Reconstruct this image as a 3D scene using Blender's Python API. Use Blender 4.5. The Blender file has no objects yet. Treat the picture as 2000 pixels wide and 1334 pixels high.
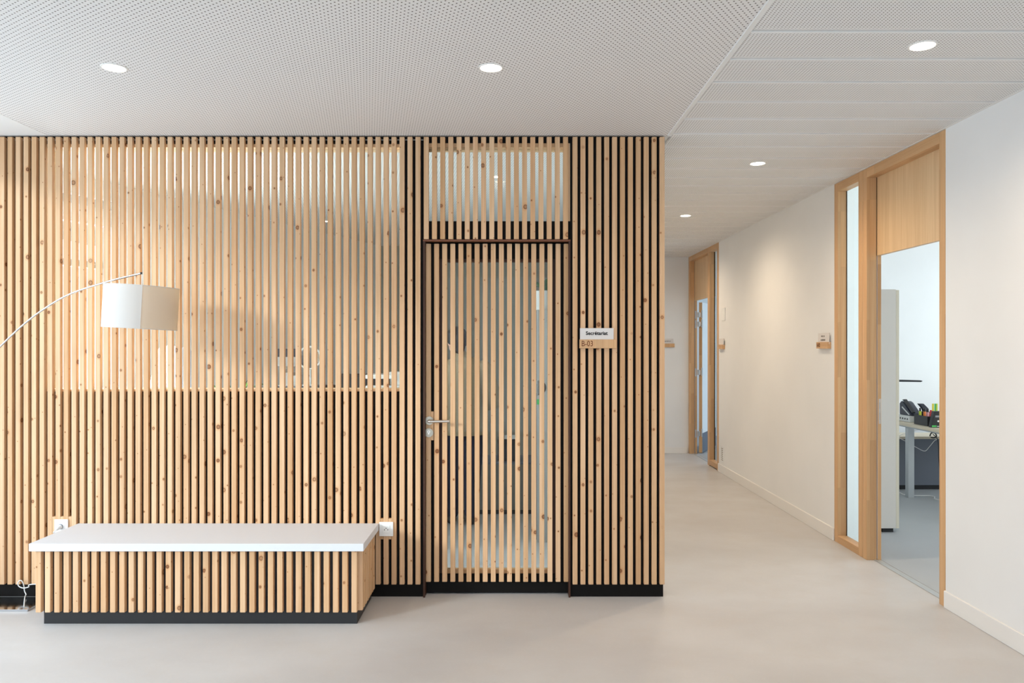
import bpy, bmesh, math, random
from mathutils import Vector, Matrix
random.seed(7)
R = math.radians
S = bpy.context.scene
COL = S.collection

# ------------------------------------------------------------------ camera
F = 1513.0            # focal length in pixels of the 2000 px wide frame
CX, CY = 997.0, 676.0 # vanishing point of the corridor
H = 1.495             # eye height
cam = bpy.data.objects.new('camera', bpy.data.cameras.new('camera'))
COL.objects.link(cam)
cam.location = (0, 0, H); cam.rotation_euler = (R(90), 0, 0)
cam.data.sensor_width = 36; cam.data.lens = F / 2000 * 36
cam.data.shift_x = (1000 - CX) / 2000; cam.data.shift_y = (CY - 667) / 2000
cam.data.clip_start = .05
S.camera = cam

def X(px, y): return (px - CX) / F * y
def Z(py, y): return H - (py - CY) / F * y
XR = 2.49                                   # face of the right corridor wall
def YR(px): return F * XR / (px - CX)       # depth of a point on that wall

# ------------------------------------------------------------------ exposure, sky, window light
S.view_settings.view_transform = 'Standard'; S.view_settings.look = 'None'
S.view_settings.exposure = 0.33; S.view_settings.gamma = 1
S.view_settings.use_curve_mapping = False
S.cycles.max_bounces = 10; S.cycles.diffuse_bounces = 6; S.cycles.glossy_bounces = 4
S.cycles.transparent_max_bounces = 16
S.cycles.sample_clamp_indirect = 6
S.cycles.use_denoising = True
w = bpy.data.worlds.new('sky'); S.world = w; w.use_nodes = True
w.node_tree.nodes['Background'].inputs[0].default_value = (.86, .93, 1, 1)
w.node_tree.nodes['Background'].inputs[1].default_value = 1.6

def area(name, loc, rot, sx, sy, power, col):
    l = bpy.data.lights.new(name, 'AREA'); l.shape = 'RECTANGLE'; l.size = sx; l.size_y = sy
    l.energy = power; l.color = col
    o = bpy.data.objects.new(name, l); COL.objects.link(o)
    o.location = loc; o.rotation_euler = rot
    return o
DAY = (.56, .75, 1.0)
sun = bpy.data.objects.new('hazy_sun', bpy.data.lights.new('hazy_sun', 'SUN')); COL.objects.link(sun)
sun.data.energy = 1.9; sun.data.color = (.93, .96, 1.0); sun.data.angle = R(9)
sun.rotation_euler = Vector((.50, .43, -.19)).to_track_quat('-Z', 'Y').to_euler(); sun.location = (-8, -1, 5)
XL = -3.35                                   # inner face of the left wall of the hall
# daylight entering by the windows (one lamp just outside each pane)
area('daylight_hall_side', (XL - .17, 2.98, 1.38), (0, R(-90), 0), 2.6, 3.2, 46, DAY)
area('daylight_hall_rear', (-.6, -2.85, 1.4), (R(90), 0, 0), 5.3, 2.5, 56, DAY)
area('daylight_office', (6.75, 6.3, 1.65), (0, R(90), 0), 1.7, 3.8, 92, (.80, .88, 1))
area('daylight_far_office', (6.75, 10.95, 1.65), (0, R(90), 0), 1.7, 3.1, 55, DAY)
area('daylight_secretariat', (-3.52, 5.58, 1.35), (R(90), 0, R(-110)), 1.3, 2.5, 270, (.78, .88, 1))

# ------------------------------------------------------------------ materials
def mat(name, col=(.8, .8, .8), rough=.5, metal=0, spec=.5, **kw):
    m = bpy.data.materials.new(name); m.use_nodes = True
    b = m.node_tree.nodes['Principled BSDF']
    b.inputs['Base Color'].default_value = (*col, 1)
    b.inputs['Roughness'].default_value = rough
    b.inputs['Metallic'].default_value = metal
    b.inputs['Specular IOR Level'].default_value = spec
    for k, v in kw.items(): b.inputs[k.replace('_', ' ')].default_value = v
    return m

class NT:
    def __init__(s, m):
        s.t = m.node_tree; s.b = s.t.nodes['Principled BSDF']
        s.tc = s.t.nodes.new('ShaderNodeTexCoord')
    def n(s, typ, **kw):
        x = s.t.nodes.new('ShaderNode' + typ)
        for k, v in kw.items(): setattr(x, k, v)
        return x
    def link(s, a, b): s.t.links.new(a, b)
    def put(s, sock, v):
        if isinstance(v, bpy.types.NodeSocket): s.link(v, sock)
        else: sock.default_value = v
    def math(s, op, a, b=0.0, c=0.0, clamp=False):
        x = s.n('Math', operation=op, use_clamp=clamp)
        s.put(x.inputs[0], a); s.put(x.inputs[1], b); s.put(x.inputs[2], c)
        return x.outputs[0]
    def vmath(s, op, a, b=(0, 0, 0), out=0):
        x = s.n('VectorMath', operation=op)
        s.put(x.inputs[0], a); s.put(x.inputs[1], b)
        return x.outputs[out]
    def noise(s, vec, scale, detail=3, rough=.5, out=0):
        x = s.n('TexNoise'); s.put(x.inputs['Vector'], vec)
        x.inputs['Scale'].default_value = scale; x.inputs['Detail'].default_value = detail
        x.inputs['Roughness'].default_value = rough
        return x.outputs[out]
    def ramp(s, fac, stops):
        x = s.n('ValToRGB'); s.put(x.inputs[0], fac)
        e = x.color_ramp.elements
        while len(e) < len(stops): e.new(.5)
        for i, (p, c) in enumerate(stops):
            e[i].position = p; e[i].color = (*c, 1) if len(c) == 3 else c
        return x.outputs[0]
    def mix(s, fac, a, b, blend='MIX'):
        x = s.n('Mix', data_type='RGBA', blend_type=blend)
        s.put(x.inputs[0], fac)
        for k, v in ((6, a), (7, b)):
            s.put(x.inputs[k], v if isinstance(v, bpy.types.NodeSocket) else (*v, 1))
        return x.outputs[2]
    def step(s, v, lo, hi):
        x = s.n('MapRange', interpolation_type='SMOOTHSTEP')
        s.put(x.inputs[0], v); s.put(x.inputs[1], lo); s.put(x.inputs[2], hi)
        return x.outputs[0]
    def bump(s, h, strength=.2, dist=.002):
        x = s.n('Bump'); x.inputs['Strength'].default_value = strength; x.inputs['Distance'].default_value = dist
        s.put(x.inputs['Height'], h); s.link(x.outputs[0], s.b.inputs['Normal'])

def pine_mat(name, light, dark, knots=True):
    m = mat(name, light, .62, spec=.25); k = NT(m)
    rnd = k.n('ObjectInfo').outputs['Random']
    off = k.vmath('MULTIPLY', k.n('CombineXYZ').outputs[0], (1, 1, 1))
    comb = k.n('CombineXYZ')
    for i, s_ in enumerate((571., 317., 973.)): k.link(k.math('MULTIPLY', rnd, s_), comb.inputs[i])
    P = k.vmath('ADD', k.tc.outputs['Object'], k.vmath('MULTIPLY', comb.outputs[0], (.05, .05, .3)))
    g1 = k.noise(k.vmath('MULTIPLY', P, (190, 190, 2.2)), 1, 4, .6)
    g2 = k.noise(k.vmath('MULTIPLY', P, (38, 38, .9)), 1, 2, .5)
    big = k.noise(k.vmath('MULTIPLY', P, (4, 4, 1.3)), 1, 2, .5)
    g = k.math('ADD', k.math('MULTIPLY', g1, .45), k.math('MULTIPLY', g2, .55))
    col = k.mix(k.step(g, .36, .66), dark, light)
    # every piece of timber has its own tone
    tone = k.ramp(rnd, [(0, (.86, .76, .64)), (.2, (.98, .95, .92)), (.45, (1.06, 1.05, 1.03)), (.6, (.95, .88, .80)), (.8, (1.03, 1.0, .98)), (1, (.92, .86, .80))])
    col = k.mix(1.0, col, tone, 'MULTIPLY')
    col = k.mix(k.math('MULTIPLY', k.step(big, .5, .75), .35), col, k.mix(1., col, (1.0, .86, .74), 'MULTIPLY'))
    if knots:
        sx = k.n('SeparateXYZ'); k.link(P, sx.inputs[0])          # knots run through the timber
        cv = k.n('CombineXYZ'); k.link(k.math('ADD', sx.outputs[0], k.math('MULTIPLY', sx.outputs[1], .9)), cv.inputs[0]); k.link(sx.outputs[2], cv.inputs[1])
        V = k.vmath('DIVIDE', cv.outputs[0], (.034, .17, 1))
        v = k.n('TexVoronoi', voronoi_dimensions='2D'); k.link(V, v.inputs['Vector']); v.inputs['Scale'].default_value = 1
        d = k.vmath('LENGTH', k.vmath('MULTIPLY', k.vmath('SUBTRACT', V, v.outputs['Position']), (.034, .150, 0)), out=1)
        sep = k.n('SeparateColor'); k.link(v.outputs['Color'], sep.inputs[0])
        rad = k.math('ADD', .0020, k.math('MULTIPLY', k.math('POWER', sep.outputs[0], 4.0), .0105))
        on = k.step(sep.outputs[1], .55, .59)
        q = k.math('DIVIDE', d, rad)
        halo = k.math('MULTIPLY', k.math('SUBTRACT', 1, k.step(q, .9, 2.4)), on)
        core = k.math('MULTIPLY', k.math('SUBTRACT', 1, k.step(q, .75, 1.05)), on)
        ring = k.math('MULTIPLY', k.math('MULTIPLY', k.step(q, .55, .8), k.math('SUBTRACT', 1, k.step(q, .9, 1.15))), on)
        col = k.mix(k.math('MULTIPLY', halo, .5), col, k.mix(1., col, (.86, .62, .40), 'MULTIPLY'))
        col = k.mix(k.math('MULTIPLY', core, k.math('ADD', .35, k.math('MULTIPLY', sep.outputs[2], .6))), col, (.23, .085, .03))
        col = k.mix(k.math('MULTIPLY', ring, .7), col, (.09, .03, .012))
    k.link(col, k.b.inputs['Base Color'])
    k.bump(g1, .12, .0006)
    return m

M = {}
M['pine'] = pine_mat('pine', (.72, .495, .315), (.60, .38, .215))
M['pine_plain'] = pine_mat('pine_plain', (.78, .60, .40), (.70, .50, .31), False)

def stave_mat(name, light, dark, axis='Z', jointed=True):
    m = mat(name, light, .42, spec=.35); k = NT(m)
    P = k.tc.outputs['Object']; rnd = k.n('ObjectInfo').outputs['Random']
    Pr = k.vmath('ADD', P, k.vmath('MULTIPLY', k.n('CombineXYZ').outputs[0], (1, 1, 1)))
    st = (120, 120, 3) if axis == 'Z' else (120, 3, 120)
    g = k.noise(k.vmath('MULTIPLY', Pr, st), 1, 4, .6)
    g2 = k.noise(k.vmath('MULTIPLY', Pr, tuple(v * .22 for v in st)), 1, 2)
    col = k.mix(k.step(k.math('ADD', k.math('MULTIPLY', g, .5), k.math('MULTIPLY', g2, .5)), .33, .68), dark, light)
    if jointed:
        q = (1 / .045, 1 / .045, 1 / .42) if axis == 'Z' else (1 / .045, 1 / .42, 1 / .045)
        cell = k.vmath('FLOOR', k.vmath('MULTIPLY', k.vmath('ADD', P, (.013, .071, .11)), q))
        wn = k.n('TexWhiteNoise', noise_dimensions='3D'); k.link(cell, wn.inputs['Vector'])
        tone = k.ramp(wn.outputs[0], [(0, (.76, .68, .60)), (.35, (.95, .93, .90)), (.7, (1.03, 1.01, .99)), (1, (1.1, 1.07, 1.02))])
        col = k.mix(1., col, tone, 'MULTIPLY')
    k.link(col, k.b.inputs['Base Color'])
    return m
M['beech'] = stave_mat('beech', (.63, .40, .215), (.55, .325, .16))
M['beech_y'] = stave_mat('beech_y', (.63, .40, .215), (.55, .325, .16), 'Y')
M['oak'] = stave_mat('oak_veneer', (.74, .53, .315), (.64, .43, .235), 'Z', False)

def plaster(name, col, amt=.04, rough=.85):
    m = mat(name, col, rough, spec=.2); k = NT(m)
    n1 = k.noise(k.tc.outputs['Object'], 1.4, 3); n2 = k.noise(k.tc.outputs['Object'], 260, 2)
    c = k.mix(k.step(n1, .3, .7), tuple(v * (1 - amt) for v in col), col)
    k.link(c, k.b.inputs['Base Color']); k.bump(n2, .12, .001)
    return m
M['wall'] = plaster('white_plaster', (.82, .82, .82))
M['wall_cool'] = plaster('white_paint', (.84, .85, .85))
M['wall_grey'] = plaster('grey_green_paint', (.36, .35, .31))
M['ceil_plain'] = plaster('ceiling_white', (.80, .785, .76), .02)
M['skirting'] = plaster('skirting_white', (.82, .80, .775), .02, .6)

def perforated(name, col, pitch, rad, angle, margin=None):
    m = mat(name, col, .8, spec=.2); k = NT(m)
    rot = k.n('VectorRotate', rotation_type='Z_AXIS'); k.link(k.tc.outputs['Object'], rot.inputs['Vector'])
    rot.inputs['Angle'].default_value = angle
    q = k.vmath('DIVIDE', rot.outputs[0], (pitch, pitch, pitch))
    fr = k.vmath('SUBTRACT', k.vmath('FRACTION', q), (.5, .5, .5))
    d = k.vmath('LENGTH', k.vmath('MULTIPLY', fr, (1, 1, 0)), out=1)
    hole = k.math('SUBTRACT', 1, k.step(d, rad / pitch * .85, rad / pitch * 1.15))
    if margin:                               # no holes along the edges of a board
        sep = k.n('SeparateXYZ'); k.link(k.tc.outputs['Object'], sep.inputs[0])
        ay = k.math('ABSOLUTE', sep.outputs[1])
        hole = k.math('MULTIPLY', hole, k.math('LESS_THAN', ay, margin))
    n1 = k.noise(k.tc.outputs['Object'], .9, 2)
    base = k.mix(n1, tuple(v * .97 for v in col), col)
    k.link(k.mix(hole, base, (.10, .075, .055)), k.b.inputs['Base Color'])
    return m
M['ceil'] = perforated('perforated_plasterboard', (.79, .76, .735), .0200, .0034, R(34.6))
M['plank'] = perforated('perforated_metal_plank', (.80, .785, .77), .0145, .0027, 0, .123)

def floor_mat():
    m = mat('polished_concrete', (.5, .48, .46), .4, spec=.4); k = NT(m)
    P = k.tc.outputs['Object']
    a = k.noise(k.vmath('MULTIPLY', P, (.9, 1.5, 1)), 1, 5, .55)
    b = k.noise(P, 5, 5, .6); c = k.noise(P, 90, 2)
    sp = k.noise(P, 600, 1)
    col = k.ramp(a, [(.28, (.47, .455, .45)), (.5, (.525, .515, .513)), (.72, (.57, .565, .567))])
    col = k.mix(k.math('MULTIPLY', k.step(b, .45, .75), .35), col, (.52, .485, .455))
    col = k.mix(k.math('MULTIPLY', k.step(c, .5, .8), .12), col, (.66, .64, .61))
    k.link(col, k.b.inputs['Base Color'])
    k.link(k.math('ADD', .30, k.math('MULTIPLY', b, .18)), k.b.inputs['Roughness'])
    k.bump(k.math('ADD', b, k.math('MULTIPLY', sp, .06)), .05, .004)
    return m
M['floor'] = floor_mat()
M['black'] = mat('black_panel', (.006, .005, .0045), .6, spec=.12)
M['plinth'] = mat('charcoal_plinth', (.017, .017, .019), .45, spec=.35)
M['brown'] = mat('dark_brown_stain', (.052, .019, .009), .5, spec=.3)
M['rust'] = mat('rust_brown_edge', (.16, .055, .025), .5, spec=.3)
def speckle(name, col):
    m = mat(name, col, .45, spec=.4); k = NT(m)
    n = k.noise(k.tc.outputs['Object'], 420, 2)
    k.link(k.mix(k.math('MULTIPLY', k.step(n, .5, .75), .25), col, tuple(v * .8 for v in col)), k.b.inputs['Base Color'])
    return m
M['laminate'] = speckle('white_laminate', (.66, .68, .72))
M['white'] = mat('white_plastic', (.84, .84, .83), .3)
M['offwhite'] = mat('offwhite_plastic', (.70, .71, .71), .45)
M['paper'] = mat('white_card', (.70, .67, .655), .8, spec=.1)
M['ink'] = mat('black_ink', (.012, .01, .01), .8, spec=.1)
M['ink_grey'] = mat('grey_ink', (.22, .20, .19), .8, spec=.1)
M['burnt'] = mat('burnt_engraving', (.15, .045, .02), .8, spec=.1)
M['chrome'] = mat('polished_steel', (.55, .55, .56), .12, 1)
M['steel'] = mat('brushed_steel', (.62, .56, .50), .28, 1)
M['nickel'] = mat('dull_nickel', (.40, .345, .28), .36, 1)
M['alu'] = mat('grey_aluminium', (.55, .57, .58), .4, .6)
M['seal'] = mat('grey_rubber', (.28, .29, .32), .5)
M['dark'] = mat('black_plastic', (.014, .014, .016), .4)
M['navy'] = mat('navy_plastic', (.018, .022, .040), .35)
M['slate'] = mat('slate_grey_panel', (.135, .15, .185), .6)
M['cabinet'] = mat('pale_grey_cabinet', (.72, .70, .66), .5)
M['locker'] = mat('grey_locker_paint', (.40, .40, .38), .5)
M['cabinet_door'] = mat('cream_cabinet_door', (.74, .70, .58), .5)
M['desk'] = mat('pale_maple_board', (.66, .58, .45), .5)
M['pink'] = mat('pink_plastic', (.75, .36, .42), .4)
M['orange'] = mat('orange_plastic', (.95, .28, .06), .4)
M['lime'] = mat('lime_plastic', (.55, .68, .05), .4)
M['green'] = mat('green_plastic', (.08, .50, .12), .4)
M['yellow'] = mat('yellow_plastic', (.70, .62, .03), .4)
M['red'] = mat('red_plastic', (.70, .05, .06), .4)
M['leaf'] = mat('green_leaf', (.10, .22, .03), .5)
M['leaf_dark'] = mat('dark_green_leaf', (.03, .09, .03), .5)
M['terracotta'] = mat('grey_ceramic', (.50, .50, .48), .6)
M['skin'] = mat('skin', (.62, .36, .27), .5)
M['hair'] = mat('dark_brown_hair', (.018, .012, .010), .6)
def cloth(name, col):
    m = mat(name, col, .9, spec=.1); k = NT(m)
    n = k.noise(k.tc.outputs['Object'], 300, 2); f = k.noise(k.tc.outputs['Object'], 9, 3)
    k.link(k.mix(f, tuple(v * .88 for v in col), col), k.b.inputs['Base Color']); k.bump(n, .3, .001)
    return m
M['jacket'] = cloth('beige_cotton', (.34, .265, .175))
M['jeans'] = cloth('navy_denim', (.018, .022, .045))
M['shoe'] = mat('black_leather', (.012, .012, .014), .35)
M['carpet'] = plaster('grey_linoleum', (.42, .44, .46), .05, .55)
def emit(name, col, s):
    m = mat(name, (.9, .9, .9), .5)
    m.node_tree.nodes['Principled BSDF'].inputs['Emission Color'].default_value = (*col, 1)
    m.node_tree.nodes['Principled BSDF'].inputs['Emission Strength'].default_value = s
    return m
M['led'] = emit('warm_led', (1, .88, .70), 16)
M['ring'] = mat('white_trim_ring', (.82, .80, .77), .4)

def glass_mat(name, tint=(1, 1, 1), refl=.9, frost=0.0):
    m = bpy.data.materials.new(name); m.use_nodes = True; t = m.node_tree; t.nodes.clear()
    out = t.nodes.new('ShaderNodeOutputMaterial'); mx = t.nodes.new('ShaderNodeMixShader')
    tr = t.nodes.new('ShaderNodeBsdfTransparent'); tr.inputs[0].default_value = (*tint, 1)
    gl = t.nodes.new('ShaderNodeBsdfGlossy'); gl.inputs['Roughness'].default_value = .02
    fr = t.nodes.new('ShaderNodeFresnel'); fr.inputs['IOR'].default_value = 1.45
    mu = t.nodes.new('ShaderNodeMath'); mu.operation = 'MULTIPLY'; mu.inputs[1].default_value = refl
    ge = t.nodes.new('ShaderNodeNewGeometry'); fo = t.nodes.new('ShaderNodeMath'); fo.operation = 'SUBTRACT'; fo.inputs[0].default_value = 1
    m3 = t.nodes.new('ShaderNodeMath'); m3.operation = 'MULTIPLY'        # reflect on the outer face only
    t.links.new(ge.outputs['Backfacing'], fo.inputs[1]); t.links.new(fr.outputs[0], mu.inputs[0])
    t.links.new(mu.outputs[0], m3.inputs[0]); t.links.new(fo.outputs[0], m3.inputs[1]); t.links.new(m3.outputs[0], mx.inputs[0])
    body = tr.outputs[0]
    if frost:
        tl = t.nodes.new('ShaderNodeBsdfTranslucent'); tl.inputs[0].default_value = (.95, .97, .98, 1)
        m2 = t.nodes.new('ShaderNodeMixShader'); m2.inputs[0].default_value = frost
        t.links.new(tr.outputs[0], m2.inputs[1]); t.links.new(tl.outputs[0], m2.inputs[2]); body = m2.outputs[0]
    t.links.new(body, mx.inputs[1]); t.links.new(gl.outputs[0], mx.inputs[2]); t.links.new(mx.outputs[0], out.inputs[0])
    return m
M['glass'] = glass_mat('clear_glass', (.93, .95, .935), .55)
M['frosted'] = glass_mat('frosted_film', (.95, .97, .97), .1, .92)

def fabric_mat(name, col, transl):
    m = bpy.data.materials.new(name); m.use_nodes = True; t = m.node_tree; t.nodes.clear()
    out = t.nodes.new('ShaderNodeOutputMaterial'); mx = t.nodes.new('ShaderNodeMixShader'); mx.inputs[0].default_value = transl
    tc = t.nodes.new('ShaderNodeTexCoord'); no = t.nodes.new('ShaderNodeTexNoise'); no.inputs['Scale'].default_value = 350
    bp = t.nodes.new('ShaderNodeBump'); bp.inputs['Strength'].default_value = .25; bp.inputs['Distance'].default_value = .001
    t.links.new(tc.outputs['Object'], no.inputs['Vector']); t.links.new(no.outputs[0], bp.inputs['Height'])
    d = t.nodes.new('ShaderNodeBsdfDiffuse'); d.inputs[0].default_value = (*col, 1); t.links.new(bp.outputs[0], d.inputs['Normal'])
    tl = t.nodes.new('ShaderNodeBsdfTranslucent'); tl.inputs[0].default_value = (col[0], col[1] * .9, col[2] * .74, 1)
    t.links.new(d.outputs[0], mx.inputs[1]); t.links.new(tl.outputs[0], mx.inputs[2]); t.links.new(mx.outputs[0], out.inputs[0])
    return m
M['shade'] = fabric_mat('linen_shade', (.62, .60, .58), .14)
M['shade_thin'] = fabric_mat('linen_shade_single', (.80, .73, .63), .45)

# ------------------------------------------------------------------ builders
def tag(o, label=None, cat=None, group=None, kind=None):
    if label: o['label'] = label
    if cat: o['category'] = cat
    if group: o['group'] = group
    if kind: o['kind'] = kind
    return o
def wl(o):
    v = Vector((0, 0, 0))
    while o: v += o.location; o = o.parent
    return v
def empty(name, loc, label, cat, group=None, kind=None):
    o = bpy.data.objects.new(name, None); COL.objects.link(o); o.location = loc
    o.empty_display_size = .05
    return tag(o, label, cat, group, kind)
def place(name, me, m, parent=None, loc=(0, 0, 0)):
    """me at world location loc, under parent (parents are never rotated unless said)"""
    o = bpy.data.objects.new(name, me); COL.objects.link(o)
    if m is not None:
        if me.materials:
            if me.materials[0] is not m:
                o.material_slots[0].link = 'OBJECT'; o.material_slots[0].material = m
        else: me.materials.append(m)
    o.location = Vector(loc) - (wl(parent) if parent else Vector((0, 0, 0)))
    if parent: o.parent = parent
    return o
def shade_smooth(me, on=True):
    me.polygons.foreach_set('use_smooth', [on] * len(me.polygons)); me.update()
def auto_smooth(me, ang=40):
    shade_smooth(me); me.set_sharp_from_angle(angle=R(ang))
def to_mesh(bm, name, smooth=False, ang=40):
    bmesh.ops.recalc_face_normals(bm, faces=bm.faces[:])
    me = bpy.data.meshes.new(name); bm.to_mesh(me); bm.free()
    if smooth: auto_smooth(me, ang)
    return me
CACHE = {}
def box_me(sx, sy, sz, bev=0.0, seg=1):
    k = (round(sx, 4), round(sy, 4), round(sz, 4), bev, seg)
    if k in CACHE: return CACHE[k]
    bm = bmesh.new(); bmesh.ops.create_cube(bm, size=1)
    bmesh.ops.scale(bm, vec=(sx, sy, sz), verts=bm.verts[:])
    if bev: bmesh.ops.bevel(bm, geom=bm.edges[:], offset=bev, segments=seg, affect='EDGES', profile=.6)
    me = to_mesh(bm, 'box'); CACHE[k] = me
    return me
def box(name, x0, x1, y0, y1, z0, z1, m, parent=None, bev=0.0, seg=1, share=False):
    me = box_me(abs(x1 - x0), abs(y1 - y0), abs(z1 - z0), bev, seg)
    if not share: me = me.copy(); me.materials.clear()
    return place(name, me, M[m] if isinstance(m, str) else m, parent, ((x0 + x1) / 2, (y0 + y1) / 2, (z0 + z1) / 2))
def addbox(bm, x0, x1, y0, y1, z0, z1):
    r = bmesh.ops.create_cube(bm, size=1)
    bmesh.ops.scale(bm, vec=(x1 - x0, y1 - y0, z1 - z0), verts=r['verts'])
    bmesh.ops.translate(bm, vec=((x0 + x1) / 2, (y0 + y1) / 2, (z0 + z1) / 2), verts=r['verts'])
def boxes(name, lst, m, parent=None):
    bm = bmesh.new()
    for b in lst: addbox(bm, *b)
    o = wl(parent) if parent else Vector((0, 0, 0))
    bmesh.ops.translate(bm, vec=-o, verts=bm.verts[:])
    return place(name, to_mesh(bm, name), M[m], parent, o)
def cyl_me(r, h, seg=32, axis='Z', bev=0.0, r2=None):
    bm = bmesh.new()
    bmesh.ops.create_cone(bm, cap_ends=True, segments=seg, radius1=r, radius2=r if r2 is None else r2, depth=h)
    if bev:
        es = [e for e in bm.edges if abs(e.verts[0].co.z - e.verts[1].co.z) < 1e-6]
        bmesh.ops.bevel(bm, geom=es, offset=bev, segments=2, affect='EDGES')
    if axis == 'Y': bmesh.ops.rotate(bm, cent=(0, 0, 0), matrix=Matrix.Rotation(R(90), 3, 'X'), verts=bm.verts[:])
    if axis == 'X': bmesh.ops.rotate(bm, cent=(0, 0, 0), matrix=Matrix.Rotation(R(90), 3, 'Y'), verts=bm.verts[:])
    return to_mesh(bm, 'cyl', True)
def cyl(name, c, r, h, m, parent=None, axis='Z', seg=32, bev=0.0, r2=None):
    return place(name, cyl_me(r, h, seg, axis, bev, r2), M[m], parent, c)
def sweep(bm, pts, rad, seg=10, closed=False):
    """round tube along pts; rad may be a number or a list"""
    pts = [Vector(p) for p in pts]; n = len(pts)
    rad = rad if isinstance(rad, (list, tuple)) else [rad] * n
    rings = []; up = None
    for i, p in enumerate(pts):
        t = (pts[min(i + 1, n - 1)] - pts[max(i - 1, 0)]).normalized()
        if up is None:
            up = t.orthogonal().normalized()
        up = (up - t * up.dot(t))
        up = up.normalized() if up.length > 1e-6 else t.orthogonal().normalized()
        s = t.cross(up)
        rings.append([bm.verts.new(p + (up * math.cos(a) + s * math.sin(a)) * rad[i])
                      for a in [2 * math.pi * j / seg for j in range(seg)]])
    for a, b in zip(rings, rings[1:]):
        for j in range(seg): bm.faces.new((a[j], a[(j + 1) % seg], b[(j + 1) % seg], b[j]))
    bm.faces.new(rings[0][::-1]); bm.faces.new(rings[-1])
def smooth_pts(pts, n=8):
    pts = [Vector(p) for p in pts]; out = []
    P = [pts[0] * 2 - pts[1]] + pts + [pts[-1] * 2 - pts[-2]]
    for i in range(1, len(P) - 2):
        a, b, c, d = P[i - 1:i + 3]
        for j in range(n):
            t = j / n
            out.append(.5 * ((2 * b) + (c - a) * t + (2 * a - 5 * b + 4 * c - d) * t * t + (3 * b - a - 3 * c + d) * t ** 3))
    return out + [pts[-1]]
def tube(name, pts, rad, m, parent=None, seg=10, smooth=8):
    o = wl(parent) if parent else Vector(pts[0])
    bm = bmesh.new(); sweep(bm, [Vector(p) - o for p in (smooth_pts(pts, smooth) if smooth else pts)], rad, seg)
    return place(name, to_mesh(bm, name, True, 60), M[m], parent, o)
def prism(name, outline, depth, m, parent=None, loc=(0, 0, 0), frame=None, bev=0.0):
    """outline in local (u, v); extruded along w; frame maps (u, v, w) to world axes"""
    bm = bmesh.new()
    fr = frame or Matrix.Identity(3)
    vs = [bm.verts.new((u, v, 0)) for u, v in outline]; f = bm.faces.new(vs)
    e = bmesh.ops.extrude_face_region(bm, geom=[f])
    bmesh.ops.translate(bm, vec=(0, 0, depth), verts=[v for v in e['geom'] if isinstance(v, bmesh.types.BMVert)])
    if bev: bmesh.ops.bevel(bm, geom=bm.edges[:], offset=bev, segments=2, affect='EDGES')
    bmesh.ops.transform(bm, matrix=fr.to_4x4(), verts=bm.verts[:])
    return place(name, to_mesh(bm, name, True, 30), M[m], parent, loc)
def text(name, s, size, m, parent, loc, rot=(R(90), 0, 0), align='CENTER', xs=1.0, off=0.0):
    cu = bpy.data.curves.new(name, 'FONT'); cu.body = s; cu.size = size; cu.align_x = align; cu.align_y = 'CENTER'
    cu.extrude = .0003; cu.offset = off; cu.resolution_u = 4
    t = bpy.data.objects.new('tmp_text', cu); COL.objects.link(t)
    dg = bpy.context.evaluated_depsgraph_get()
    me = bpy.data.meshes.new_from_object(t.evaluated_get(dg)); bpy.data.objects.remove(t)
    me.transform(Matrix.Diagonal((xs, 1, 1, 1)))
    o = place(name, me, M[m], parent, loc); o.rotation_euler = rot
    return o

ST = 'structure'
YS = 4.600            # front faces of the timber slats
SD = .028             # slat depth
SW = .0290            # slat width
YB = YS + SD          # black backing behind the slats
YW = YB + .125        # room side of the slatted partition
ZC = 2.748            # ceiling of the hall
ZK = 2.740            # underside of the corridor planks
XT = .932             # edge between the two ceilings
XE = X(1298, YS)      # end of the slatted partition
YEND = YR(1345) + .012
ZS0 = Z(1141.8, YS); ZS1 = 2.738

# ================================================================== SETTING
tag(box('floor', -6.2, 7.2, -2.7, 13.6, -.12, 0, 'floor'), 'pale greige polished concrete floor', 'floor', kind=ST)
# --- ceiling of the hall
tag(box('ceiling', X(92, YS), XT, -2.6, YW, ZC, ZC + .08, 'ceil'), 'white perforated plaster ceiling of the hall', 'ceiling', kind=ST)
tag(box('ceiling', XL - .15, X(92, YS) - .003, -2.6, YW, ZC, ZC + .08, 'ceil_plain'), 'smooth white ceiling border along the window side', 'ceiling', kind=ST)
# --- corridor ceiling: carrier with one object per perforated plank
cc = tag(box('ceiling', XT + .002, XR + .14, -2.6, YEND + .1, ZK + .014, ZK + .09, 'ceil_plain'), 'corridor ceiling of long white perforated planks', 'ceiling', kind=ST)
pp = .2955
k = 0
y = 3.073 - 10 * pp            # plank joints measured on the photo
while y < YEND - .02:
    y1 = min(y + pp - .024, YEND - .004)
    if y1 > -2.55:
        a = max(y, -2.58)
        box('ceiling_plank', XT + .022, XR - .006, a, y1, ZK, ZK + .012, 'plank', cc, .0012, 1, share=True)
    y += pp
tag(box('trim_1', XT - .001, XT + .020, -2.6, YS - .004, ZK - .001, ZC + .02, 'ceil_plain'), 'white metal edge trim between the two ceilings', 'trim', kind=ST)
tag(box('trim_2', XR - .012, XR + .001, -2.6, YEND, ZK - .002, ZK + .013, 'ceil_plain'), 'slim white shadow trim along the top of the corridor wall', 'trim', kind=ST)

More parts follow.
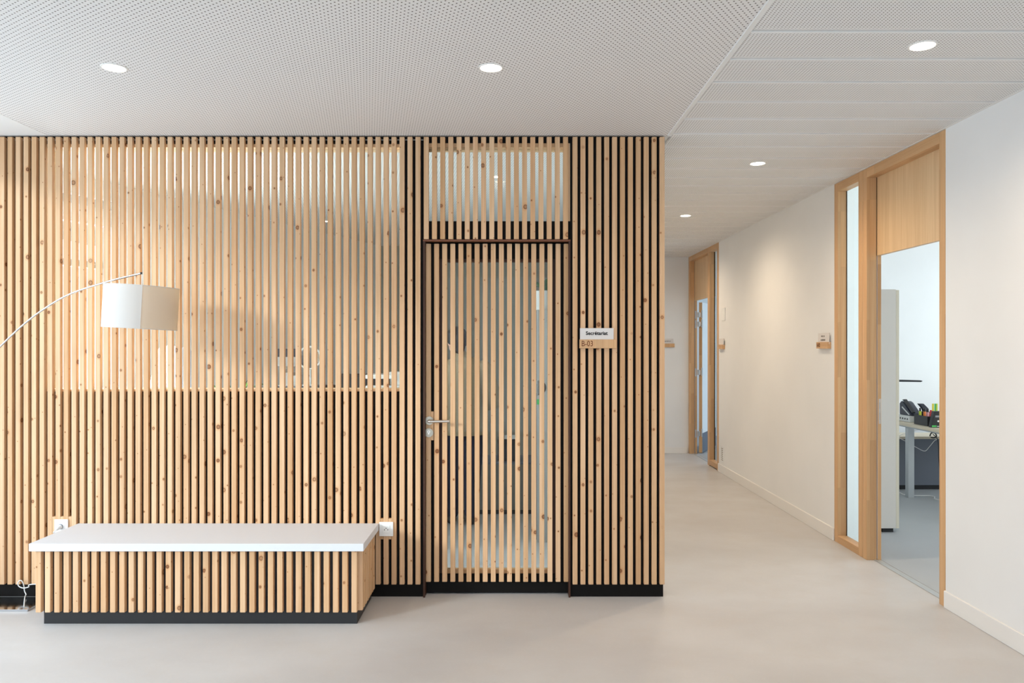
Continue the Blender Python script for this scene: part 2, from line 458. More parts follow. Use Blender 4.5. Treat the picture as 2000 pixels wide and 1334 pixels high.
# --- right corridor wall in two lengths, skirting boards
yA, yA1 = YR(1847), YR(1835); yB1, yB, yB2 = YR(1693.4), YR(1685), YR(1677); yC1, yC = YR(1637), YR(1630)
gA, gA1 = YR(1404), YR(1400.5); gB, gB1 = YR(1386), YR(1382.3); gC = YR(1345)
WT = .13
tag(box('wall_right', XR, XR + WT, -2.6, yA, 0, 2.9, 'wall'), 'white wall near the camera beside the office door', 'wall', kind=ST)
tag(box('wall_right', XR, XR + WT, yC, gA, 0, 2.9, 'wall'), 'cream white corridor wall between the two oak door frames', 'wall', kind=ST)
tag(box('baseboard_right', XR - .013, XR, -2.6, yA - .001, 0, .098, 'skirting', None, .003), 'white skirting board near the camera', 'skirting', kind=ST)
tag(box('baseboard_right', XR - .013, XR, yC + .001, gA - .001, 0, .098, 'skirting', None, .003), 'white skirting board along the corridor wall', 'skirting', kind=ST)
tag(box('wall_end', .8, XR + .02, YEND, YEND + .1, 0, 2.9, 'wall'), 'plain wall closing the far end of the corridor', 'wall', kind=ST)
tag(box('baseboard_end', XE, XR - .013, YEND - .012, YEND, 0, .08, 'skirting'), 'skirting board at the far end of the corridor', 'skirting', kind=ST)
# --- hall walls out of frame: window wall on the left, glazed front behind the camera
def window_wall(name, a0, a1, w0, w1, z0, z1, axis, p0, p1, label):
    """wall from a0 to a1 with an opening w0..w1, z0..z1; axis X or Y is its length"""
    L = [(a0, w0, 0, 2.9), (w1, a1, 0, 2.9), (w0, w1, 0, z0), (w0, w1, z1, 2.9)]
    bx = [((p0, p1, a, b, c, d) if axis == 'Y' else (a, b, p0, p1, c, d)) for a, b, c, d in L]
    return tag(boxes(name, bx, 'wall'), label, 'wall', kind=ST)
window_wall('wall_left', -2.6, YB, 1.4, 4.575, .10, 2.70, 'Y', XL - .13, XL, 'white window wall on the left of the hall')
window_wall('wall_rear', XL - .25, XR + WT, -3.3, 2.1, .10, 2.62, 'X', -2.75, -2.6, 'white wall with a wide window behind the camera')
def window(name, axis, a0, a1, z0, z1, p, n, label):
    o = empty(name, ((p, (a0 + a1) / 2, z0) if axis == 'Y' else ((a0 + a1) / 2, p, z0)), label, 'window', kind=ST)
    t = .05
    def seg(nm, u0, u1, v0, v1, m, d=.035):
        if axis == 'Y': box(nm, p - d, p + d, u0, u1, v0, v1, m, o)
        else: box(nm, u0, u1, p - d, p + d, v0, v1, m, o)
    seg('frame_rail', a0, a1, z0, z0 + t, 'beech'); seg('frame_rail', a0, a1, z1 - t, z1, 'beech')
    st = (a1 - a0 - t) / n
    for i in range(n + 1):
        c = a0 + t / 2 + i * st
        seg('frame_post', c - t / 2, c + t / 2, z0 + t, z1 - t, 'beech')
        if i < n: seg('pane', c + t / 2, c + st - t / 2, z0 + t, z1 - t, 'glass', .004)
    return o
window('window_4', 'Y', 1.4, 4.575, .10, 2.70, XL - .08, 1, 'tall hall window on the left side')
window('window_5', 'X', -3.3, 2.1, .10, 2.62, -2.70, 4, 'wide hall window behind the camera')

# --- secretariat room behind the slats
XS1 = XE - .118
tag(box('wall_partition', XS1, XE - .004, YW, YEND, 0, 2.9, 'wall_cool'), 'partition between the secretariat and the corridor', 'wall', kind=ST)
YBK = 9.6
tag(box('wall_back', -4.4, XS1, YBK, YBK + .12, 0, 2.9, 'wall_grey'), 'grey back wall of the secretariat', 'wall', kind=ST)
tag(box('ceiling', -5.2, XS1, YW, YBK, ZC - .012, ZC + .08, 'ceil'), 'perforated ceiling of the secretariat seen through the slats', 'ceiling', kind=ST)
# oblique facade of the secretariat, with a tall window
d = Vector((.36, .933, 0)); nrm = Vector((.933, -.36, 0))     # along the wall, into the room
P0 = Vector((-2.88, 6.33, 0))
def fac(s, off=0.0): return P0 + d * s + nrm * off
fang = math.atan2(d.y, d.x)
def fbox(name, s0, s1, z0, z1, m, parent=None, t0=-.2, t1=0.0):
    o = box(name, 0, s1 - s0, 0, t1 - t0, 0, z1 - z0, m)
    c = fac((s0 + s1) / 2, (t0 + t1) / 2)
    o.rotation_euler = (0, 0, fang); o.location = (c.x, c.y, (z0 + z1) / 2)
    if parent: o.parent = parent; o.location = o.location - wl(parent)
    return o
w0, w1 = -1.55, -.42
tag(fbox('wall_facade', w1, 3.9, 0, 2.9, 'wall_cool'), 'oblique white wall of the secretariat', 'wall', kind=ST)
tag(fbox('wall_facade', -1.72, w0, 0, 2.9, 'wall_cool'), 'short white wall end beside the secretariat window', 'wall', kind=ST)
tag(fbox('wall_facade', w0, w1, 2.60, 2.9, 'wall_cool'), 'wall strip above the secretariat window', 'wall', kind=ST)
fw = empty('window_3', tuple(fac((w0 + w1) / 2, -.1)), 'bright tall outside window of the secretariat', 'window', kind=ST)
fbox('frame_rail', w0, w1, 0, .06, 'alu', fw, -.12, -.06); fbox('frame_rail', w0, w1, 2.54, 2.6, 'alu', fw, -.12, -.06)
for c in (w0 + .03, (w0 + w1) / 2, w1 - .03): fbox('frame_post', c - .03, c + .03, .06, 2.54, 'alu', fw, -.12, -.06)
fbox('frame_rail', w0, w1, 2.08, 2.13, 'alu', fw, -.12, -.06)
fbox('pane', w0 + .06, w1 - .06, .06, 2.54, 'glass', fw, -.095, -.087)
fbox('blind_box', w0 + .02, w1 - .02, 2.40, 2.53, 'offwhite', fw, -.055, -.005)

# --- office rooms behind the right wall
def room(n, y0, y1, x1, wy0, wy1, what):
    tag(box('wall_office', XR + WT, x1, y1, y1 + .1, 0, 2.9, 'wall_cool'), 'white back wall of the ' + what, 'wall', kind=ST)
    tag(box('wall_office', XR + WT, x1, y0 - .1, y0, 0, 2.9, 'wall_cool'), 'white side wall of the ' + what, 'wall', kind=ST)
    tag(box('ceiling', XR + .07, x1 + .15, y0, y1, 2.75, 2.85, 'ceil_plain'), 'white ceiling of the ' + what, 'ceiling', kind=ST)
    window_wall('wall_office', y0 - .1, y1 + .1, wy0, wy1, .8, 2.5, 'Y', x1, x1 + .15, 'window wall of the ' + what)
    window('window_%d' % n, 'Y', wy0, wy1, .8, 2.5, x1 + .1, 2, 'outside window of the ' + what)
room(6, 3.9, 8.75, 6.5, 4.4, 8.2, 'near office')
room(7, 8.95, 12.9, 6.5, 9.4, 12.5, 'far office')
tag(box('floor', XR + .10, 6.49, 3.91, 8.74, .0002, .002, 'carpet'), 'cool grey linoleum floor of the near office', 'floor', kind=ST)
tag(box('floor', XR + .10, 6.49, 8.96, 12.89, .0002, .002, 'carpet'), 'cool grey linoleum floor of the far office', 'floor', kind=ST)
tag(box('wall_office', XR, XR + .1, YEND + .1, 12.9, 0, 2.9, 'wall_cool'), 'white corner wall behind the far office door', 'wall', kind=ST)

# ================================================================== SLATTED PARTITION
HB = Z(281, YB); SB = Z(760.5, YB)                  # head and sill of the long opening
OX0, OX1 = X(78, YB), X(787, YB)
DX0, DX1 = X(826, YS), X(1114.5, YS)                # door bay
XW0 = XL
pw = empty('wall_front', ((XW0 + DX0) / 2, YB, 0), 'timber slat screen with the long glazed opening above the bench', 'wall', kind=ST)
T = .020
def backing(parent, x0, x1, z0, z1): return box('backing_panel', x0, x1, YB, YB + T, z0, z1, 'black', parent)
backing(pw, XW0, DX0, ZS0 - .004, SB - .012)
backing(pw, XW0, DX0, HB, ZC - .001)
backing(pw, XW0, OX0, SB - .012, HB)
backing(pw, OX1, DX0, SB - .012, HB)
box('backing_batten', XW0, DX0, YB - .004, YB, Z(274, YB), Z(273, YB), 'alu', pw)
box('plinth', XW0, DX0, YB - .004, YW - .01, 0, ZS0 - .004, 'black', pw, .001)
boxes('core', [(XW0, DX0 - .02, YB + T, YW, 0, SB - .012), (XW0, DX0 - .02, YB + T, YW, HB, ZC - .001),
               (XW0, OX0, YB + T, YW, SB - .012, HB), (OX1, DX0 - .02, YB + T, YW, SB - .012, HB)], 'wall_cool', pw)
for kx in range(-18, 52):
    x0 = X(14.3 + 15.63 * kx, YS)
    if x0 < XW0 + .01: continue
    o = box('slat', x0, x0 + SW + random.uniform(-.0006, .0006) * 0, YS, YS + SD, ZS0, ZS1, 'pine', pw, .0016, 1, share=True)
# glazing of the long opening
g = empty('window_1', ((OX0 + OX1) / 2, YB + .06, SB), 'long interior window behind the timber slats', 'window', kind=ST)
box('sill', OX0, OX1, YB - .001, YW + .06, SB - .012, SB, 'pine_plain', g)
box('frame_head', OX0, OX1, YB + .002, YW, HB - .020, HB - .0005, 'pine_plain', g)
box('frame_side', OX0, OX0 + .02, YB + .002, YW, SB, HB - .020, 'pine_plain', g)
box('frame_side', OX1 - .02, OX1, YB + .002, YW, SB, HB - .020, 'pine_plain', g)
for i in range(2):
    a = OX0 + .02 + i * (OX1 - OX0 - .04) / 2
    box('pane', a + .001, a + (OX1 - OX0 - .04) / 2 - .001, YB + .060, YB + .068, SB, HB - .020, 'glass', g)
# end panel right of the door
pe = empty('wall_front', ((DX1 + XE) / 2, YB, 0), 'narrow timber slat panel right of the slatted door', 'wall', kind=ST)
backing(pe, DX1, XE - .004, ZS0 - .004, ZC - .001)
box('plinth', DX1 + .001, XE - .004, YB - .006, YW - .01, 0, ZS0 - .004, 'black', pe, .001)
box('core', DX1 + .03, XE - .004, YB + T, YW - .001, ZS0, ZC - .001, 'wall_cool', pe)
for i in range(12):
    x0 = X(1118.5 + 15.47 * i, YS)
    box('slat', x0, x0 + SW, YS, YS + SD, ZS0, ZS1, 'pine', pe, .0016, 1, share=True)
# jambs of the door bay
tf = empty('window_2', ((DX0 + DX1) / 2, YB, Z(469, YS)), 'slatted glazed transom panel above the secretariat door', 'window', kind=ST)
zT = Z(471, YS)
for i in range(18):
    x0 = X(827.6 + 16.02 * i, YS)
    box('slat', x0, x0 + SW, YS, YS + SD, zT + .012, ZS1, 'pine', tf, .0016, 1, share=True)
zg0, zg1 = Z(432, YB), Z(279.5, YB)
box('backing_panel', DX0, DX1, YB, YB + T, zT + .004, zg0, 'black', tf)
box('backing_panel', DX0, DX1, YB, YB + T, zg1, ZC - .001, 'black', tf)
box('frame_head', DX0 + .002, DX1 - .002, YB + .002, YW, zg1 - .024, zg1 - .0005, 'pine_plain', tf)
box('frame_side', DX0 + .001, DX0 + .020, YB + .002, YW, zg0, zg1 - .024, 'rust', tf)
box('frame_side', DX1 - .016, DX1 - .001, YB + .002, YW, zg0, zg1 - .024, 'pine_plain', tf)
box('pane', DX0 + .021, DX1 - .017, YB + .060, YB + .068, zg0, zg1 - .024, 'glass', tf)
box('header', DX0 + .001, DX1 - .001, YB + T + .001, YW, zT, zg0 - .001, 'wall_cool', tf)

# ------------------------------------------------------------------ secretariat door
YD = YS + .050                      # front of the slats on the door leaf
YDB = YD + SD
dr = empty('door_1', ((DX0 + DX1) / 2, YD, 0), 'secretariat door clad in vertical timber slats over glass', 'door', kind=ST)
LX0, LX1 = X(833, YDB), X(1112.5, YDB); LZ1 = zT - .006
# door frame lining the bay
box('frame_jamb', DX0 + .0005, DX0 + .012, YS + .004, YW, 0, zT, 'brown', dr)
box('frame_jamb', DX1 - .011, DX1 - .0005, YS + .004, YW, 0, zT, 'brown', dr)
box('frame_head', DX0 + .0005, DX1 - .0005, YS + .002, YW, zT, zT + .010, 'rust', dr)
gx0, gx1 = X(857.5, YDB), X(1084, YDB); gz0, gz1 = Z(1121, YDB), Z(505.5, YDB)
LB = .022
for nm, a, b, c, e in (('leaf_panel', LX0, gx0, .008, LZ1), ('leaf_panel', gx1, LX1, .008, LZ1),
                       ('leaf_panel', gx0, gx1, .008, gz0), ('leaf_panel', gx0, gx1, gz1, LZ1)):
    box(nm, a, b, YDB, YDB + LB + .03, c, e, 'black', dr)
bw = .017
box('glazing_bead', gx0, gx0 + bw, YDB + .012, YDB + .05, gz0, gz1, 'brown', dr)
box('glazing_bead', gx1 - bw, gx1, YDB + .012, YDB + .05, gz0, gz1, 'brown', dr)
box('glazing_bead', gx0 + bw, gx1 - bw, YDB + .012, YDB + .05, gz1 - .018, gz1, 'brown', dr)
box('glazing_bead', gx0 + bw, gx1 - bw, YDB + .012, YDB + .05, gz0, gz0 + .024, 'beech', dr)
box('pane', gx0 + bw, gx1 - bw, YDB + .030, YDB + .038, gz0 + .024, gz1 - .018, 'glass', dr)
box('kick_plate', LX0, LX1, YDB - .005, YDB - .0002, .008, Z(1137, YDB), 'black', dr)
DSZ0 = Z(1136.6, YD) ; DSZ1 = LZ1 - .002
for i in range(18):
    x0 = X(832 + 15.84 * i, YD)
    box('slat', x0, x0 + SW, YD, YD + SD, DSZ0, DSZ1, 'pine', dr, .0016, 1, share=True)
# filler block and lever handle
hx, hz = X(838.6, YD), Z(821.5, YD)
box('lock_block', X(828.5, YD), X(847, YD), YD + .004, YD + SD + .003, Z(860, YD), Z(804, YD), 'pine', dr)
h = empty('lever_handle', (hx, YD, hz), None, None); h.parent = dr; h.location = Vector((hx, YD, hz)) - dr.location
tag(h, 'brushed steel lever handle')
place('rose', cyl_me(.0255, .010, 32, 'Y', .002), M['nickel'], h, (hx, YD - .004, hz))
tube('lever', [(hx, YD - .005, hz), (hx, YD - .045, hz), (hx + .006, YD - .056, hz), (hx + .020, YD - .058, hz), (hx + .125, YD - .058, hz + .002)], .0085, 'steel', h, 14, 6)
lk = cyl('lock_rose', (X(837.8, YD), YD - .003, Z(845, YD)), .0265, .009, 'nickel', dr, 'Y', 32, .002)
bm = bmesh.new(); addbox(bm, -.004, .004, -.004, 0, -.016, 0)
r_ = bmesh.ops.create_cone(bm, cap_ends=True, segments=20, radius1=.0085, radius2=.0085, depth=.005)
bmesh.ops.rotate(bm, cent=(0, 0, 0), matrix=Matrix.Rotation(R(90), 3, 'X'), verts=r_['verts'])
bmesh.ops.translate(bm, vec=(0, -.002, 0), verts=r_['verts'])
kc = place('key_cylinder', to_mesh(bm, 'key_cylinder'), M['steel'], lk, (X(837.8, YD), YD - .008, Z(843, YD)))
box('keyhole', kc.parent.matrix_world.translation.x * 0 + X(837.8, YD) - .0012, X(837.8, YD) + .0012, YD - .0135, YD - .0128, Z(843, YD) - .004, Z(843, YD) + .004, 'ink', dr)

# ================================================================== BENCH
YF = 4.145; YF2 = 4.173; BT0, BT1 = .402, .443
bl, br = X(86, YF2), X(697.5, YF2)
bn = empty('bench', ((bl + br) / 2, 4.38, 0), 'slatted timber bench with a thick white top against the slat screen', 'bench')
box('carcass', bl, br, YF2, YS - .001, 0, BT0 - .004, 'plinth', bn)
box('bench_top', X(56, 4.123), X(710, 4.123), 4.123, YS - .0015, BT0, BT1, 'laminate', bn, .0015)
bz0, bz1 = Z(1196.5, YF), BT0 - .003
for i in range(35):
    x0 = X(69.3 + 18.15 * i, YF)
    box('front_slat', x0, x0 + SW, YF, YF + SD, bz0, bz1, 'pine', bn, .0016, 1, share=True)
for i in range(8):
    y0 = YF + .034 + i * .0503
    box('side_slat', br + .0005, br + SD, y0, y0 + SW, bz0, bz1, 'pine', bn, .0016, 1, share=True)
    box('side_slat', bl - SD, bl - .0005, y0, y0 + SW, bz0, bz1, 'pine', bn, .0016, 1, share=True)

# ================================================================== SOCKETS on the slats
def socket(px0, px1, py0, label, plugged):
    x0, x1 = X(px0, YS), X(px1, YS); z1 = Z(py0, YS); z0 = z1 - (x1 - x0) * 1.02; cx, cz = (x0 + x1) / 2, (z0 + z1) / 2
    o = empty('wall_socket', (cx, YS, cz), label, 'socket', 'sockets on the slat screen')
    box('cover_plate', x0, x1, YS - .009, YS - .0003, z0, z1, 'white', o, .003, 2)
    hw = (x1 - x0) * .27
    box('socket_insert', cx - hw, cx + hw, YS - .0115, YS - .0085, cz - hw, cz + hw, 'white', o, .001)
    if plugged:
        cyl('socket_well', (cx, YS - .0118, cz), hw * .92, .001, 'offwhite', o, 'Y', 28)
        cyl('socket_core', (cx, YS - .0126, cz), hw * .7, .001, 'seal', o, 'Y', 28)
    else:
        for dx, dz in ((-.010, -.003), (.010, -.003), (0, .006)):
            cyl('pin_hole', (cx + dx, YS - .0117, cz + dz), .0028, .0006, 'ink', o, 'Y', 12)
    return o, cx, cz
so, sx, sz = socket(107.5, 134, 1014, 'white wall socket with a plug at the left end of the bench', True)
so2, sx2, sz2 = socket(741, 768.3, 1019, 'white empty wall socket at the right end of the bench', False)
# timber fillers between the slats around the sockets (parts of the screen)
for cx, kk, top, bot in ((sx, (5, 6, 7), 1009, 1052), (sx2, (46, 47), 1013, 1053.5)):
    for kx in kk:
        a = X(14.3 + 15.63 * kx, YS) + SW
        b = X(14.3 + 15.63 * (kx + 1), YS)
        box('slat_filler', a + .0003, b - .0003, YS + .001, YS + SD - .001, Z(bot, YS), Z(top, YS), 'pine', pw, .0008)

# ================================================================== ARC LAMP
YL = 4.22
lx, ly = -3.15, 4.47
LB0, LB1 = Z(1189.5, 4.355), .012
lamp = empty('arc_floor_lamp', (lx, ly, 0), 'steel arc floor lamp with a white linen drum shade', 'floor lamp')
bx0, bx1 = lx - .18, X(54, 4.362)
prism('base_plate', [(bx0 - lx, 4.362 - ly), (bx1 - lx, 4.362 - ly), (bx1 - lx, 4.585 - ly), (bx0 - lx, 4.585 - ly)], .011, 'chrome', lamp, (lx, ly, 0.0005), None, .0008)
arc = []
for px, py in ((-64, 772), (-40, 728), (-20, 700), (0, 677.5), (42, 637.5), (84, 605), (136.5, 574.5), (210, 550), (276, 533.8)):
    t = max(0, min(1, (px + 64) / 340)); yy = ly + (YL - ly) * t ** .8
    arc.append((X(px, yy), yy, Z(py, yy)))
lowx = arc[0][0]
arc = [(lx, ly, .011), (lx, ly, .4), (lx + .004, ly, .8), (lx + .035, ly, 1.02)] + [(a, b, c) for a, b, c in arc if a > lx + .05]
tube('arc_tube', arc, .0052, 'chrome', lamp, 12, 8)
cyl('pole_collar', (lx, ly, .03), .016, .04, 'chrome', lamp, 'Z', 24, .002)
tip = arc[-1]
sc = Vector((X(275.3, YL), YL, (Z(558, YL) + Z(643.5, YL)) / 2))
sr, sh, tilt = .1885, .228, R(3.2)
cyl('tube_end_cap', tip, .0062, .008, 'dark', lamp, 'X', 14)
tube('lamp_cord', [(tip[0] + .002, tip[1], tip[2]), (tip[0] + .003, YL, tip[2] - .03), (sc.x + .002, YL, sc.z + sh / 2 - .02)], .0022, 'white', lamp, 8, 4)
sh_o = empty('lamp_shade', tuple(sc), None, None); sh_o.parent = lamp; sh_o.location = sc - lamp.location
sh_o.rotation_euler = (0, tilt, 0)
def shade_panel(name, a0, a1, m):
    bm = bmesh.new(); n = 30; o_, i_ = [], []
    for j in range(n + 1):
        a = a0 + (a1 - a0) * j / n; c, s_ = math.cos(a), math.sin(a)
        row = [bm.verts.new((r * c, r * s_, z)) for r, z in ((sr, -sh / 2), (sr, sh / 2), (sr - .0022, sh / 2), (sr - .0022, -sh / 2))]
        o_.append(row)
    for p, q in zip(o_, o_[1:]):
        for i in range(4): bm.faces.new((p[i], p[(i + 1) % 4], q[(i + 1) % 4], q[i]))
    bm.faces.new(o_[0][::-1]); bm.faces.new(o_[-1])
    o = bpy.data.objects.new(name, to_mesh(bm, name, True, 40)); COL.objects.link(o); o.data.materials.append(M[m]); o.parent = sh_o
    return o
seam = R(-64)
shade_panel('shade_panel', seam - R(179.6), seam, 'shade')
shade_panel('shade_panel', seam + R(.4), seam + R(180), 'shade_thin')
def torus_ring(name, z, m, parent, rr, tr):
    bm = bmesh.new(); pts = [(rr * math.cos(2 * math.pi * j / 64), rr * math.sin(2 * math.pi * j / 64), z) for j in range(65)]
    sweep(bm, pts, tr, 6)
    o = bpy.data.objects.new(name, to_mesh(bm, name, True, 60)); COL.objects.link(o); o.data.materials.append(M[m]); o.parent = parent
for z in (-sh / 2, sh / 2): torus_ring('rim_band', z, 'shade', sh_o, sr - .0008, .0018)
bm = bmesh.new(); sweep(bm, [(sr * math.cos(seam), sr * math.sin(seam) - .0006, -sh / 2), (sr * math.cos(seam), sr * math.sin(seam) - .0006, sh / 2)], .0011, 6)
o = bpy.data.objects.new('seam', to_mesh(bm, 'seam', True)); COL.objects.link(o); o.data.materials.append(M['shade']); o.parent = sh_o
bm = bmesh.new()
for j in range(3):
    a = j * 2 * math.pi / 3 + .4; sweep(bm, [(0, 0, sh / 2 - .012), (sr * .985 * math.cos(a), sr * .985 * math.sin(a), sh / 2 - .006)], .0018, 6)
sweep(bm, [(0, 0, sh / 2), (0, 0, sh / 2 - .06)], .016, 14)
o = bpy.data.objects.new('spider_fitting', to_mesh(bm, 'spider', True)); COL.objects.link(o); o.data.materials.append(M['white']); o.parent = sh_o
bm = bmesh.new(); bmesh.ops.create_uvsphere(bm, u_segments=16, v_segments=10, radius=.03)
o = bpy.data.objects.new('bulb', to_mesh(bm, 'bulb', True)); COL.objects.link(o); o.data.materials.append(M['white']); o.parent = sh_o; o.location = (0, 0, .03)
# its flex: from the lamp base, a loop, behind the bench, up to the plug
pb = lambda px, py, yy: (X(px, yy), yy, Z(py, yy))
tube('power_cord', [pb(47, 1185, 4.40), pb(47.5, 1176, 4.46), pb(49, 1165, 4.55), pb(51, 1161.5, 4.575), pb(48, 1154, 4.585), pb(46.5, 1143, 4.585), pb(43, 1135, 4.582), pb(38.5, 1134, 4.58), pb(35, 1139, 4.578),
                    pb(37, 1145, 4.576), pb(45, 1148.5, 4.574), pb(56, 1146.5, 4.572), pb(65, 1141, 4.570), (bl - .035, 4.568, .09), (bl - .033, 4.566, .20), (bl - .03, 4.57, .33), (bl - .045, 4.575, .395), (bl - .060, 4.585, .425), (sx - .03, 4.575, sz - .035), (sx - .004, 4.565, sz - .006)],
     .0030, 'offwhite', lamp, 8, 6)
tube('plug', [(sx - .012, 4.560, sz - .014), (sx - .004, 4.567, sz - .005), (sx, 4.586, sz)], [.006, .010, .013], 'offwhite', lamp, 14, 0)

# ================================================================== DOWNLIGHTS
def downlight(x, y, z, label, power, group, r=.047, lc_=(1, .80, .58)):
    o = empty('ceiling_downlight', (x, y, z), label, 'downlight', group)
    bm = bmesh.new(); n = 40; prof = ((r + .010, 0), (r + .009, -.003), (r + .002, -.004), (r, -.002), (r, .0))
    rows = [[bm.verts.new((a * math.cos(2 * math.pi * j / n), a * math.sin(2 * math.pi * j / n), b)) for a, b in prof] for j in range(n)]
    for j in range(n):
        p, q = rows[j], rows[(j + 1) % n]
        for i in range(len(prof) - 1): bm.faces.new((p[i], p[i + 1], q[i + 1], q[i]))
    place('trim_ring', to_mesh(bm, 'ring', True, 50), M['ring'], o, (x, y, z))
    place('led_disc', cyl_me(r, .0016, n), M['led'], o, (x, y, z - .0012))
    l = bpy.data.lights.new('downlight_beam', 'SPOT'); l.energy = power; l.color = lc_; l.spot_size = R(168); l.spot_blend = 1.0; l.shadow_soft_size = .045
    lo = bpy.data.objects.new('downlight_beam', l); COL.objects.link(lo); lo.parent = o; lo.location = (0, 0, -.02)
    return o
HG = 'downlights in the hall ceiling'; CG = 'downlights in the corridor ceiling'
hY = F * (ZC - H) / 544
hx0, hx1 = X(223, hY), X(959, hY)
downlight(hx0, hY, ZC, 'round downlight in the hall ceiling above the arc lamp', 19, HG)
downlight(hx1, hY, ZC, 'round downlight in the hall ceiling in front of the slatted door', 19, HG)
for x_, what in ((hx0, 'left of the camera'), (hx1, 'straight above the camera')):
    downlight(x_, hY - 2.5, ZC, 'round downlight in the hall ceiling ' + what, 19, HG)
for py, px, what in ((89, 1802, 'nearest round downlight in the corridor ceiling'), (319, 1480, 'second round downlight along the corridor ceiling'), (421, 1339, 'third, small distant downlight beside the end of the slat panel')):
    yy = F * (ZK - H) / (CY - py)
    downlight(X(px, yy), yy, ZK, what, 50, CG, lc_=(1, .78, .54))
downlight(1.66, 9.40, ZK, 'last downlight of the corridor ceiling, hidden behind the slat panel', 50, CG, lc_=(1, .78, .54))
yy = F * (ZC - .012 - H) / (676 - 345)
downlight(X(972, yy), yy, ZC - .012, 'downlight inside the secretariat seen through the transom slats', 3, 'downlights in the secretariat', r=.03)
yy = F * (ZC - .012 - H) / (676 - 432)
downlight(X(635, yy), yy, ZC - .012, 'downlight inside the secretariat seen through the long window', 3, 'downlights in the secretariat', r=.03)

# ================================================================== OFFICE DOOR FRAMES on the right wall
XF0, XF1, XG = XR - .002, XR + .068, XR + .098       # frame front, recess, rear rebate
FW = .010
def bar(name, y0, y1, z0, z1, m, parent, x0=XF0, x1=None, bev=.0015):
    return box(name, x0, XF1 if x1 is None else x1, y0, y1, z0, z1, m, parent, bev)
zh = 2.672; zp = Z(501, 5.46)
d2 = empty('door_2', (XR + .03, (yA + yC) / 2, 0), 'near oak office doorway with timber panel above and frosted side light', 'door', kind=ST)
bar('frame_jamb', yA, yA1, 0, ZK - .004, 'beech', d2)
bar('frame_jamb', yB1, yB - .0015, 0, ZK - .004, 'beech', d2)
bar('frame_head', yA1, yB1, zh, ZK - .004, 'beech_y', d2)
bar('side_light_post', yB + .0005, yB2, 0, ZK - .004, 'beech', d2)
bar('side_light_post', yC1, yC, 0, ZK - .004, 'beech', d2)
bar('side_light_rail', yB2, yC1, zh, ZK - .004, 'beech_y', d2)
bar('side_light_rail', yB2, yC1, 0, .055, 'beech_y', d2)
box('seal', XF1, XF1 + .004, yB1 - .002, yB1 + .01, .01, zh, 'seal', d2)
bar('rebate_strip', yB1 - .004, yB1 + .02, 0, zh, 'beech', d2, XF1 + .004, XG)
bar('rebate_strip', yA1 - .02, yA1 - .002, 0, zh, 'beech', d2, XF1 + .004, XG)
box('transom_panel', XF1, XF1 + .03, yA1 + .002, yB1 - .004, zp, zh + .01, 'oak', d2, .001)
box('panel_seal', XF1 - .001, XF1 + .002, yB1 - .006, yB1 - .001, zp, zh, 'ink', d2)
box('threshold', XF1 - .02, XF1 + .02, yA1, yB1, 0, .004, 'alu', d2)
box('side_light_seal', XF1 - .006, XF1 - .001, yC1 - .006, yC1, .055, zh, 'ink', d2)
box('side_light_pane', XF1 - .008, XF1 - .002, yB2, yC1 - .006, .055, zh, 'glass', d2)
bm = bmesh.new(); bm.faces.new([bm.verts.new(v) for v in ((0, yB2, .055), (0, yC1 - .006, .055), (0, yC1 - .006, zh), (0, yB2, zh))])
bmesh.ops.translate(bm, vec=(0, -5.7, -1.3), verts=bm.verts[:]); place('frosted_film', to_mesh(bm, 'film'), M['frosted'], d2, (XF1 - .0015, 5.7, 1.3))
# strike plate on the left jamb
zs = Z(805, 5.4)
sp = box('strike_plate', XF1 + .012, XG - .004, yB1 - .0062, yB1 - .0042, Z(828, 5.4), Z(779, 5.4), 'steel', d2, .0008)
for za, zb in ((799, 786), (820, 806)):
    box('latch_hole', XF1 + .017, XG - .012, yB1 - .0068, yB1 - .006, Z(za, 5.4), Z(zb, 5.4), 'burnt', sp)

# far doorway: side light first, then the door
d3 = empty('door_3', (XR + .03, (gA + gC) / 2, 0), 'far oak office doorway at the end of the corridor, its door open', 'door', kind=ST)
bar('side_light_post', gA, gA1, 0, ZK - .004, 'beech', d3)
bar('side_light_post', gB, gB1, 0, ZK - .004, 'beech', d3)
bar('side_light_rail', gA1, gB, zh, ZK - .004, 'beech_y', d3); bar('side_light_rail', gA1, gB, .012, .075, 'beech_y', d3)
box('side_light_pane', XF1 - .008, XF1 - .002, gA1, gB, .075, zh, 'glass', d3)
box('side_light_seal', XF1 - .010, XF1 - .001, gB - .006, gB, .075, zh, 'ink', d3)
bar('frame_head', gB1, gC - .06, zh, ZK - .004, 'beech_y', d3)
bar('frame_jamb', gC - .06, gC, 0, ZK - .004, 'beech', d3)
box('seal', XF1, XF1 + .004, gC - .064, gC - .05, .01, zh, 'seal', d3)
bar('rebate_strip', gC - .066, gC, 0, zh, 'beech', d3, XF1 + .006, XG + .005)
box('transom_panel', XF1, XF1 + .03, gB1 + .002, gC - .066, 2.125, zh + .01, 'oak', d3, .001)
box('threshold', XF1 - .02, XF1 + .02, gB1, gC - .06, 0, .004, 'alu', d3)
